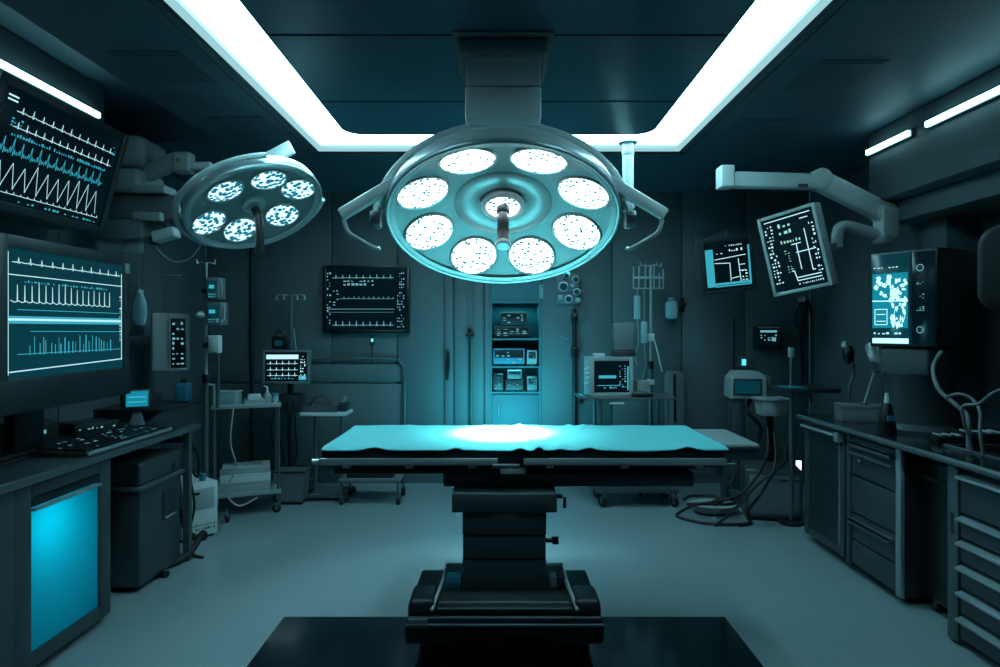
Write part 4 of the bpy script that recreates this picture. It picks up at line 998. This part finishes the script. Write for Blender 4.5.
def ap(px, py, d=AR): return P(px, py, d)-w0
MB().bb(-.06, .06, -.06, .06, -.07, .13).build('column', 'white', wa, .02, 3)
ctop = 2.36-w0.z
MB().cyl((0, 0, .13), (0, 0, 2.34-w0.z), .05, n=20).build('ceiling_stub', 'dsteel', wa)
MB().bar(ap(884, 213), ap(820, 181), .09, .13).cyl(ap(884, 213)+Vector((0, -.05, 0)), ap(884, 213)+Vector((0, .05, 0)), .075, n=24).build('fore_arm', 'white', wa, .018, 3)
MB().cyl(ap(819, 180)+Vector((0, -.055, 0)), ap(819, 180)+Vector((0, .055, 0)), .07, n=24).build('elbow', 'white', wa, .01)
MB().bar(ap(815, 182), ap(729, 180), .085, .10).build('upper_arm', 'white', wa, .012, 3)
MB().bb(*[v for q in zip(ap(735, 178)-Vector((.11, .06, .07)), ap(735, 178)+Vector((-.02, .06, .075))) for v in q]).build('end_block', 'white', wa, .01, 3)
MB().box(tuple(ap(800, 187)+Vector((0, -.045, 0))), (.06, .006, .022)).build('badge', 'dark', wa)
MB().tube([ap(884, 238), ap(868, 232), ap(850, 227), ap(840, 228), ap(837, 238), ap(837, 248)], .038, 14, 5).build('lower_arm', 'lgrey', wa)
MB().cyl(ap(883, 232), ap(883, 244), .06, n=22).build('lower_joint', 'lgrey', wa, .008)
MB().bar(ap(837, 246), ap(818, 250, 4.27), .05, .05).build('monitor_link', 'grey', wa, .006)

# ================================================================ RIGHT BACK CORNER
wd2 = wallthing('wall_display', 'small wall device with a slotted front below the cyan monitor', 'medical device', 766, 337)
MB().bb(-.13, .12, -.10, 0, -.11, .11).build('case', 'dark', wd2, .008); MB().bb(-.12, .09, -.106, -.098, -.07, .08).build('front_panel', 'scr', wd2)
k2 = MB(); k2.rect(-.10, .06, .045, .065, -.108).rect(.02, .05, -.04, -.01, -.108); ticks(k2, -.1, .07, -.06, .03, 5, 4, -.108, .5); k2.build('readout', 'traced', wd2, flat=True)
MB().bb(-.12, .10, -.104, -.1, .085, .10).build('trim_strip', 'lgrey', wd2)
sd = wallthing('wall_sensor', 'tiny cyan-lit sensor on the back wall above the pale console', 'sensor', 743, 362)
MB().bb(-.045, .06, -.05, 0, -.05, .05).build('case', 'grey', sd, .006); MB().bb(-.03, .01, -.054, -.048, -.03, .03).build('light', 'led', sd)
MB().cyl((-.09, -.012, -.1), (-.09, -.012, .42), .006, n=8).build('conduit', 'black', sd)
vt = thing('ventilator', 'pale console with a small screen on a pedestal behind the table head', 'medical device', (P(746, 0, 5.6).x, 5.62, 0), (0, 0, -4))
z0, z1 = zz(398, 5.6), zz(371, 5.6)
MB().prism([(-.15, z0), (.15, z0), (.155, z1-.05), (.09, z1), (-.09, z1), (-.14, z1-.06)], -.1, .14).build('head', 'lgrey', vt, .012, 3)
MB().bb(-.13, .11, -.108, -.098, z0+.03, z1-.06).build('bezel', 'dark', vt, .004); MB().rect(-.115, .095, z0+.045, z1-.075, -.1095).build('screen', 'scrt', vt, flat=True)
MB().bb(.155, .20, -.05, .08, z0+.02, z1-.04).build('side_grip', 'grey', vt, .01)
MB().bb(-.12, -.04, -.06, .12, .12, z0).build('pedestal', 'cab', vt, .01); MB().bb(-.15, .17, -.12, .14, .08, .12).build('base', 'cab', vt, .01)
MB().tube([(.05, 0, z0), (.0, -.05, z0-.1), (.08, -.06, z0-.2), (.12, -.03, z0-.3), (.02, -.02, .3), (.05, 0, .12)], .018, 8, 5).build('breathing_hose', 'rubber', vt)
for x in (-.12, .14):
    for y in (-.1, .12): caster(vt, x, y, .022, 0)
sx_ = thing('sharps_box', 'pale tapered bin on a post beside the pale console', 'bin', (P(771, 0, 5.35).x, 5.35, 0), (0, 0, 0))
z0, z1 = zz(415, 5.35), zz(400, 5.35)
MB().box((0, 0, (z0+z1)/2), (.19, .16, z1-z0), None, (1.15, 1.1)).build('bin', 'lgrey', sx_, .006); MB().bb(-.125, .125, -.10, .10, z1, z1+.022).build('lid', 'lgrey', sx_, .005)
MB().bb(-.02, .02, .0, .04, .06, z0+.005).build('post', 'black', sx_); MB().bb(-.11, .11, -.1, .12, 0.0, .06).build('foot', 'cabd', sx_, .006)
ps = thing('pole_shelf', 'dark tray shelf on a thin post left of the right counter', 'stand', (P(790, 0, 5.0).x, 4.98, 0))
zt = zz(391, 5.0)
MB().cyl((0, 0, .03), (0, 0, zz(350, 5.0)), .014, n=10).build('post', 'dsteel', ps); MB().bb(-.10, .30, -.16, .16, zt, zt+.035).build('tray', 'dark', ps, .008)
MB().bb(-.09, .05, -.15, .02, zt+.035, zt+.043).build('tray_liner', 'blue', ps); MB().bb(-.018, .018, -.018, .018, zz(357, 5.0), zz(350, 5.0)+.02).build('cap', 'lgrey', ps, .003)
MB().cyl((0, 0, 0), (0, 0, .03), .09, n=28).build('foot', 'cabd', ps, .006)
ch = thing('cable_hanger', 'black monitor leads hanging from a hook on the back wall, right corner', 'cables', (P(802, 0, YB).x, YB, zz(303, YB)))
MB().bb(-.05, .05, -.02, 0, -.06, .07).bb(-.01, .01, -.09, -.01, .02, .04).build('hook_plate', 'dsteel', ch, .004)
MB().lathe([(.001, -.03), (.03, -.02), (.035, 0), (.02, .03)], 14, T(-.03, -.07, .03)).build('clip', 'lgrey', ch)
for pts in ([(0, -.09, .03), (-.07, -.08, -.05), (-.09, -.07, -.2), (-.03, -.07, -.25), (.0, -.07, -.1), (.01, -.08, .03)], [(0, -.09, .03), (-.03, -.08, -.2), (-.02, -.07, -.5), (.02, -.07, -.78), (.06, -.06, -.95)], [(.02, -.08, .03), (.06, -.08, -.2), (.07, -.07, -.6), (.09, -.07, -1.0)], [(0, -.08, .03), (-.05, -.07, -.3), (-.03, -.07, -.7), (-.06, -.07, -.9)]):
    MB().tube(pts, .011, 8, 5).build('lead', 'rubber', ch)
fu = thing('floor_generator', 'squat grey floor unit at the right end of the operating table', 'medical device', (P(764, 0, 5.3).x, 5.20, 0), (0, 0, -14))
MB().bb(-.20, .22, -.18, .22, .03, .40).build('case', 'cab', fu, .014, 3); MB().bb(-.17, .19, -.186, -.178, .06, .36).build('front_panel', 'grey', fu, .004); MB().bb(.05, .19, -.192, -.184, .325, .335).build('seam', 'black', fu); MB().bb(-.19, .21, -.16, .20, 0, .03).build('foot', 'black', fu)
bw = thing('floor_bowl', 'pale oval bowl on the floor with cables coiled over it', 'bowl', (P(710, 0, 5.35).x, 5.28, 0))
MB().lathe([(.10, 0), (.15, .02), (.185, .06), (.195, .075), (.18, .07), (.14, .03), (.001, .02)], 32, None, .75).build('bowl', 'lgrey', bw)
for i, pts in enumerate(([(2.16, 5.25, .70), (2.10, 5.1, .52), (1.95, 4.95, .36), (1.80, 4.95, .22), (1.62, 5.0, .16), (1.50, 5.1, .10), (1.40, 5.15, .012), (1.52, 4.98, .012), (1.75, 4.92, .012), (1.92, 4.96, .012)],
            [(2.20, 5.22, .66), (2.14, 5.05, .45), (1.98, 4.93, .25), (1.88, 4.92, .12), (1.90, 4.94, .012), (1.80, 4.90, .012)],
            [(1.24, 3.6, .86), (1.33, 3.75, .78), (1.45, 4.2, .55), (1.60, 4.6, .40), (1.70, 4.85, .30), (1.72, 5.0, .18), (1.70, 5.1, .11)],
            [(1.98, 5.5, .62), (1.90, 5.3, .48), (1.84, 5.12, .33), (1.74, 5.08, .20), (1.66, 5.14, .11)],
            [(2.26, 5.2, .62), (2.20, 5.0, .50), (2.08, 4.92, .42), (1.92, 4.90, .30), (1.80, 4.90, .16), (1.70, 4.94, .05), (1.62, 4.9, .012)],
            [(1.50, 5.2, .09), (1.60, 5.1, .12), (1.8, 5.12, .11), (1.9, 5.25, .10), (1.8, 5.4, .10), (1.6, 5.42, .10), (1.5, 5.3, .1)])):
    o = MB().tube(pts, .012, 8, 6).build('cable', 'rubber')
    tag(o, ['black cable sagging from the pale tapered bin down past the floor bowl', 'black cable dropping from the pale tapered bin to the squat floor unit', 'black cable running from the table head down to the floor bowl', 'black cable from the pale console pedestal into the floor bowl', 'long black cable slanting from the pale tapered bin to the floor', 'black cable looped over the pale floor bowl'][i], 'cable', 'cables at the table head')
ou = thing('wall_outlet', 'small bright lit outlet low on the back wall left of the counter', 'outlet', (P(798, 0, YB).x, YB, zz(465, YB)))
MB().bb(-.04, .04, -.012, 0, -.06, .06).build('plate', 'dark', ou, .003); MB().bb(-.025, .025, -.016, -.011, -.045, .045).build('light', 'outlet', ou)

# ================================================================ RIGHT COUNTER
FX = 2.16
def carcass(root, y0, y1, z0=.06, z1=.85, m='cabd'):
    MB().bb(FX+.02, 2.9, y0, y1, z0, z1).build('carcass', m, root, .003)
mcb = thing('mesh_cabinet', 'cabinet with perforated metal door at the far end of the right counter', 'cabinet')
carcass(mcb, 4.06, 4.60)
dr = MB().bb(FX, FX+.018, 4.12, 4.54, .11, .79).build('door', 'perf', mcb)
MB().bb(FX-.006, FX+.02, 4.54, 4.60, .06, .84).bb(FX-.006, FX+.02, 4.07, 4.12, .06, .84).bb(FX-.006, FX+.02, 4.12, 4.54, .06, .11).bb(FX-.006, FX+.02, 4.12, 4.54, .79, .84).build('door_frame', 'cab', mcb, .004)
MB().bb(FX-.012, FX-.004, 4.115, 4.125, .12, .80).build('edge_strip', 'steel', mcb)
h_ = MB().cyl((FX-.035, 4.14, .815), (FX-.035, 4.58, .815), .011, n=12)
for y in (4.16, 4.56): h_.cyl((FX-.035, y, .815), (FX, y, .815), .008, n=8)
h_.build('handle', 'steel', mcb); MB().bb(FX-.045, FX, 4.08, 4.13, .78, .84).build('latch', 'steel', mcb, .006)
for y in (4.12, 4.54): caster(mcb, FX+.08, y, .028, -.0)
for y in (4.12, 4.54): caster(mcb, 2.8, y, .028, -.0)
dcb = thing('drawer_cabinet', 'grey four-drawer cabinet in the middle of the right counter', 'cabinet')
carcass(dcb, 3.50, 4.05, .05)
MB().bb(FX-.004, FX+.02, 3.50, 3.545, .04, .85).build('stile', 'steel', dcb, .003); MB().bb(FX-.004, FX+.02, 4.0, 4.05, .04, .85).build('stile', 'cab', dcb, .003)
MB().bb(FX+.06, 2.85, 3.54, 4.0, 0, .05).build('plinth', 'black', dcb)
for z0, z1, hd in ((.605, .835, 2), (.375, .595, 0), (.215, .365, 1), (.06, .205, 0)):
    q = MB().bb(FX, FX+.02, 3.55, 3.995, z0, z1).build('drawer', 'cab', dcb, .006)
    if hd: MB().bb(FX-.03, FX, 3.56, 3.985, z1-.04, z1-.022).bb(FX-.03, FX-.024, 3.56, 3.985, z1-.055, z1-.022).build('handle', 'dsteel', q, .003)
    if hd == 2:
        MB().bb(FX-.025, FX, 3.56, 3.985, z1-.105, z1-.09).build('handle', 'dsteel', q, .003); MB().cyl((FX-.006, 3.9, z1-.13), (FX+.002, 3.9, z1-.13), .012, n=14).build('lock', 'steel', q)
db = thing('rolling_bin', 'black rounded rolling bin in the gap of the right counter', 'bin')
MB().bb(FX+.10, 2.80, 3.17, 3.48, .07, .82).build('body', 'black', db, .03, 3); MB().bb(FX+.09, 2.81, 3.165, 3.485, .70, .72).build('lid_seam', 'cabd', db)
for x in (FX+.16, 2.72):
    for y in (3.22, 3.43): caster(db, x, y, .028)
scb = thing('steel_drawer_unit', 'steel drawer unit with many shallow drawers, right edge of the picture', 'cabinet')
carcass(scb, 1.8, 3.13, .04)
MB().bb(FX-.006, FX+.02, 3.06, 3.13, 0.02, .85).build('stile', 'dsteel', scb, .003); MB().bb(FX+.06, 2.85, 1.85, 3.06, 0, .04).build('plinth', 'black', scb)
MB().bb(FX-.009, FX-.005, 3.085, 3.105, .52, .62).build('label_strip', 'dark', scb)
for z0, z1 in ((.635, .82), (.52, .625), (.405, .51), (.285, .395), (.165, .275), (.045, .155)):
    q = MB().bb(FX, FX+.02, 2.2, 3.05, z0, z1).build('drawer', 'cab', scb, .005)
    MB().prism([(FX, z1-.004), (FX-.03, z1-.012), (FX-.032, z1-.024), (FX, z1-.03)], 2.21, 3.045).build('handle', 'steel', q, .002)
wt = thing('counter_worktop', 'glossy black worktop with a sink cut-out running along the right wall', 'worktop')
SX0, SX1, SY0, SY1 = 2.32, 2.74, 2.75, 3.38
MB().bb(FX-.035, SX0, 1.75, 4.63, .852, .89).bb(SX1, XR-.005, 1.75, 4.04, .852, .89).bb(SX1, 2.775, 4.04, 4.63, .852, .89).bb(2.775, XR-.005, 4.41, 4.63, .852, .89).bb(SX0, SX1, 1.75, SY0, .852, .89).bb(SX0, SX1, SY1, 4.63, .852, .89).build('top', 'top', wt)
MB().cyl((FX-.035, 1.75, .871), (FX-.035, 4.63, .871), .017, n=12).build('nosing', 'dsteel', wt)
sk = thing('sink', 'dark inset sink basin in the right worktop', 'sink', (0, 0, 0))
k = MB(); e = .004
k.bb(SX0+e, SX0+.012, SY0+e, SY1-e, .853, .889).bb(SX1-.012, SX1-e, SY0+e, SY1-e, .853, .889).bb(SX0+.012, SX1-.012, SY0+e, SY0+.012, .853, .889).bb(SX0+.012, SX1-.012, SY1-.012, SY1-e, .853, .889)
k.bb(SX0+.012, SX1-.012, SY0+.012, SY1-.012, .853, .857)
k.build('basin', 'cabd', sk)
MB().tube([(SX0-.005, SY0-.005, .892), (SX1+.005, SY0-.005, .892), (SX1+.005, SY1+.005, .892), (SX0-.005, SY1+.005, .892)], .007, 8, 1, True).build('rim', 'dsteel', sk)
fa = thing('faucet', 'low steel faucet with a wide flat spout behind the sink', 'faucet', (2.86, 3.05, .89))
MB().cyl((0, 0, 0), (0, 0, .07), .025, n=18).bar((0, 0, .06), (-.26, -.05, .055), .05, .025).build('spout', 'steel', fa, .006); MB().cyl((.0, .0, .07), (.0, .0, .10), .02, n=16).bar((0, 0, .095), (-.04, .09, .11), .02, .012).build('lever', 'steel', fa, .004)
# imaging console
ic = thing('imaging_console', 'large boxy console with a glowing scan image on the right counter', 'monitor', (2.32, 3.75, .89), (0, 0, -59))
z0, z1 = .50, 1.06
MB().bb(-.19, .19, 0, .48, z0, z1).build('housing', 'black', ic, .014, 3)
q = MB().bb(-.175, .045, -.008, .002, z0+.015, z1-.015).build('screen', 'scrt', ic, .003)
k = MB(); k.rect(-.165, .035, z0+.11, z1-.13, -.0085).build('scan_image', 'scrc', q, flat=True)
k = MB()
def blob(m, cx, cz, r1, r2, n_=12):
    vs = [(cx+r1*math.cos(2*PI*i/n_)*random.uniform(.6, 1.2), -.0095, cz+r2*math.sin(2*PI*i/n_)*random.uniform(.6, 1.2)) for i in range(n_)]
    m.add(vs+[(cx, -.0095, cz)], [(i, (i+1) % n_, n_) for i in range(n_)])
for i in range(48): blob(k, random.uniform(-.15, .025), random.uniform(z0+.27, z1-.15), random.uniform(.005, .016), random.uniform(.006, .02))
for i in range(26): blob(k, random.uniform(-.06, .025), random.uniform(z0+.12, z0+.25), random.uniform(.004, .010), random.uniform(.008, .022))
k.rline([(-.165, z0+.27), (.035, z0+.265)], .006, -.0095); k.rline([(-.06, z0+.27), (-.06, z1-.14)], .004, -.0095)
for pts in ([(-.15, z0+.13), (-.15, z0+.22), (-.08, z0+.22), (-.08, z0+.13), (-.15, z0+.13)], [(-.14, z0+.15), (-.09, z0+.15)], [(-.14, z0+.19), (-.09, z0+.19)]): k.rline(pts, .004, -.0095)
for kx in (-.01,):
    k.rline([(kx+.03*math.cos(a*PI/8), z0+.185+.055*math.sin(a*PI/8)) for a in range(17)], .003, -.0095)
k.rect(-.165, .04, z0+.02, z0+.05, -.0095); ticks(k, -.16, .03, z0+.07, z0+.09, 8, 1, -.0095, .7); ticks(k, -.16, .03, z1-.1, z1-.09, 9, 1, -.0095, .5)
k.build('scan_detail', 'scan', q, flat=True)
q = MB().bb(.055, .175, -.006, .002, z0+.015, z1-.015).build('control_strip', 'scr', ic, .003)
k = MB()
for z in (.10, .22, .29, .36, .45):
    if z in (.10, .45): k.rline([(.10+.018*math.cos(a*PI/6), z0+z+.018*math.sin(a*PI/6)) for a in range(13)], .004, -.0075)
    else: ticks(k, .08, .125, z0+z-.015, z0+z+.015, 3, 3, -.0075, .7)
k.build('icons', 'traced', q, flat=True)
MB().bb(-.15, .13, .03, .36, .33, .50).build('neck_block', 'cab', ic, .02, 3)
MB().lathe([(.20, .0), (.20, .02), (.165, .05), (.16, .30), (.19, .34), (.19, .345)], 36, T(-.02, .20, 0)).build('pedestal', 'cab', ic)
bx = thing('grey_carton', 'flat grey box at the far left end of the right worktop', 'box', (2.40, 4.30, .89), (0, 0, -14))
MB().bb(-.15, .15, -.10, .10, 0, .085).build('box', 'grey', bx, .004); MB().bb(-.153, .153, -.103, .103, .085, .105).build('lid', 'grey', bx, .004)
bt = thing('spray_bottle', 'black conical bottle with a white tip on the right worktop', 'bottle', (2.225, 3.74, .89))
MB().lathe([(.05, 0), (.052, .02), (.04, .10), (.028, .16), (.02, .18)], 22).build('bottle', 'black', bt); MB().cyl((0, 0, .18), (0, 0, .235), .014, .009, 14).build('tip', 'white', bt)
MB().bb(-.02, .02, -.046, -.038, .08, .11).build('label_patch', 'blue', bt)
dl = thing('examination_lamp', 'slim dark task lamp at the far end of the right worktop', 'lamp', (2.42, 4.50, .89))
MB().cyl((0, 0, 0), (0, 0, .02), .055, n=22).build('base', 'dark', dl); MB().tube([(0, 0, .02), (.0, 0, .2), (.03, 0, .30), (.0, -.02, .42), (-.04, -.03, .47)], .010, 8, 5).build('stem', 'dsteel', dl)
MB().lathe([(.012, 0), (.035, .03), (.04, .09), (.02, .13)], 18, T(-.02, -.02, .36)).build('head', 'black', dl); MB().lathe([(.001, -.02), (.022, -.01), (.02, .02), (.001, .03)], 12, T(-.05, -.03, .49)).build('tip', 'white', dl)
rd = thing('steel_rod_holder', 'thin angled steel rod standing on the flat grey box', 'instrument', (2.41, 4.30, .995))
MB().cyl((0, 0, 0), (0, 0, .012), .022, n=14).build('foot', 'dsteel', rd); MB().cyl((0, 0, .01), (.08, .02, .22), .006, n=8).build('rod', 'steel', rd); MB().bb(.06, .13, 0, .04, .21, .22).build('plate', 'dsteel', rd)
# crumpled cloth hanging on the console neck
g = MB(); vs = []; N1, N2 = 16, 16
for j in range(N2+1):
    for i in range(N1+1):
        u, v = i/N1-.5, j/N2
        x = u*.15+.012*math.sin(9*v+5*u); y = -.07*math.sin(v*PI)*.5+.014*math.sin(16*u+4*v); z = .10*math.sin(v*PI*.75)-.13*v*v+.012*math.sin(12*u)
        vs.append((x, y, z))
g.add(vs, [(j*(N1+1)+i, j*(N1+1)+i+1, (j+1)*(N1+1)+i+1, (j+1)*(N1+1)+i) for j in range(N2) for i in range(N1)])
cl = g.build('cloth', 'white', None, flat=True); cl.location = (2.33, 3.96, 1.345); cl.rotation_euler.z = math.radians(-50)
for p_ in cl.data.polygons: p_.use_smooth = True
tag(cl, 'crumpled pale cloth hanging at the left of the console pedestal', 'cloth')
cl.modifiers.new('thick', 'SOLIDIFY').thickness = .003
for x, y, w, d2, h2, l_ in ((2.62, 3.48, .30, .10, .05, 'low black tray behind the sink, beside the console pedestal'), (2.42, 3.47, .22, .08, .035, 'low dark tray at the worktop front, beside the sink')):
    t = thing('instrument_tray', l_, 'tray', (x, y, .89), (0, 0, 0), 'trays on the right worktop'); MB().bb(-w/2, w/2, -d2/2, d2/2, 0, h2).build('tray', 'black', t, .006)
    for i in range(4): MB().cyl((-w/2+.03+.05*i, -d2/2+.01, h2+.006), (-w/2+.02+.05*i, d2/2-.01, h2+.008), .006, n=8).build('instrument', 'steel', t)
db_ = thing('glass_dome', 'small glass dome of bits on the worktop beside the sink', 'jar', (2.60, 3.44+.0, .95))
db_.location = (2.82, 3.42, .89)
MB().lathe([(.07, 0), (.07, .03), (.055, .07), (.03, .09), (.001, .095)], 24).build('dome', 'glass', db_); MB().lathe([(.06, 0), (.05, .02), (.02, .04), (.001, .04)], 18).build('contents', 'dsteel', db_)
for i, (pts, r, l_) in enumerate((([P(941, 352, 3.48), P(933, 368, 3.42), P(938, 388, 3.36), P(950, 400, 3.30), P(962, 410, 3.24), P(968, 418, 3.21), Vector((2.30, 3.19, .905))], .011, 'thick pale tube curving down from the console to the worktop'),
                 ([P(946, 398, 3.27), P(958, 394, 3.2), P(972, 399, 3.15), P(980, 412, 3.1), P(980, 430, 3.06), Vector((2.275, 3.06, .90))], .008, 'short pale tube arching beside the sink'),
                 ([Vector((2.29, 3.15, .91)), P(962, 409, 3.12), P(978, 404, 3.05), P(1000, 390, 2.95), Vector((2.42, 2.88, 1.26)), Vector((2.7, 2.85, 1.36)), Vector((3.0, 2.85, 1.36))], .007, 'pale tube running from the worktop up out of the right picture edge'))):
    o = MB().tube(pts, r, 10, 6).build('tube', 'grey'); tag(o, l_, 'tube', 'tubes by the sink')
# dark oval head at the right edge
he = thing('hanging_screen', 'black rounded equipment head hanging at the right edge of the picture', 'monitor', (2.30, 2.72, 1.76), (0, 0, -30))
o_ = []
for cx, cz, a0 in ((.15, .10, 0), (-.15, .10, 90), (-.15, -.10, 180), (.15, -.10, 270)):
    for k_ in range(7): a = math.radians(a0+15*k_); o_.append((cx+.09*math.cos(a), cz+.09*math.sin(a)))
MB().prism(o_, 0, .07).build('shell', 'rubber', he, .018, 3); MB().bb(-.05, .05, .07, .12, -.06, .06).build('mount', 'cabd', he, .008)
im = (T(2.30, 2.72, 1.76) @ RZ(-30)).inverted()
k = MB().tube([im @ Vector((2.24, 2.8, 1.76)), im @ Vector((2.36, 3.0, 1.78)), im @ Vector((2.5, 3.05, 1.95)), im @ Vector((2.66, 3.05, 2.1)), im @ Vector((2.7, 3.05, 2.2))], .03, 10, 5)
k.build('arm', 'cabd', he)

# ================================================================ LIGHTS, CAMERA, WORLD
lamp('added_wall_glow', 'AREA', (.05, 5.6, .62), 20, (.05, .72, .92), None, shape='RECTANGLE', size=.8, size_y=.12, target=(.05, 6.3, 1.15))  # added cyan light hidden behind the table, brightens the back wall, no fixture
w = bpy.data.worlds.new('World'); bpy.context.scene.world = w; w.use_nodes = True
bgd = w.node_tree.nodes['Background']; bgd.inputs[0].default_value = (.02, .12, .15, 1); bgd.inputs[1].default_value = .3
cd = bpy.data.cameras.new('camera'); co_ = bpy.data.objects.new('camera', cd); C.objects.link(co_)
cd.sensor_width = 36; cd.lens = F/1000*36; cd.shift_y = -(333.5-HOR)/1000; cd.clip_start = .05
co_.location = (0, 0, EYE); co_.rotation_euler = (PI/2, 0, 0)
sc = bpy.context.scene; sc.camera = co_
sc.view_settings.view_transform = 'Standard'; sc.view_settings.exposure = 0
sc.cycles.use_denoising = True
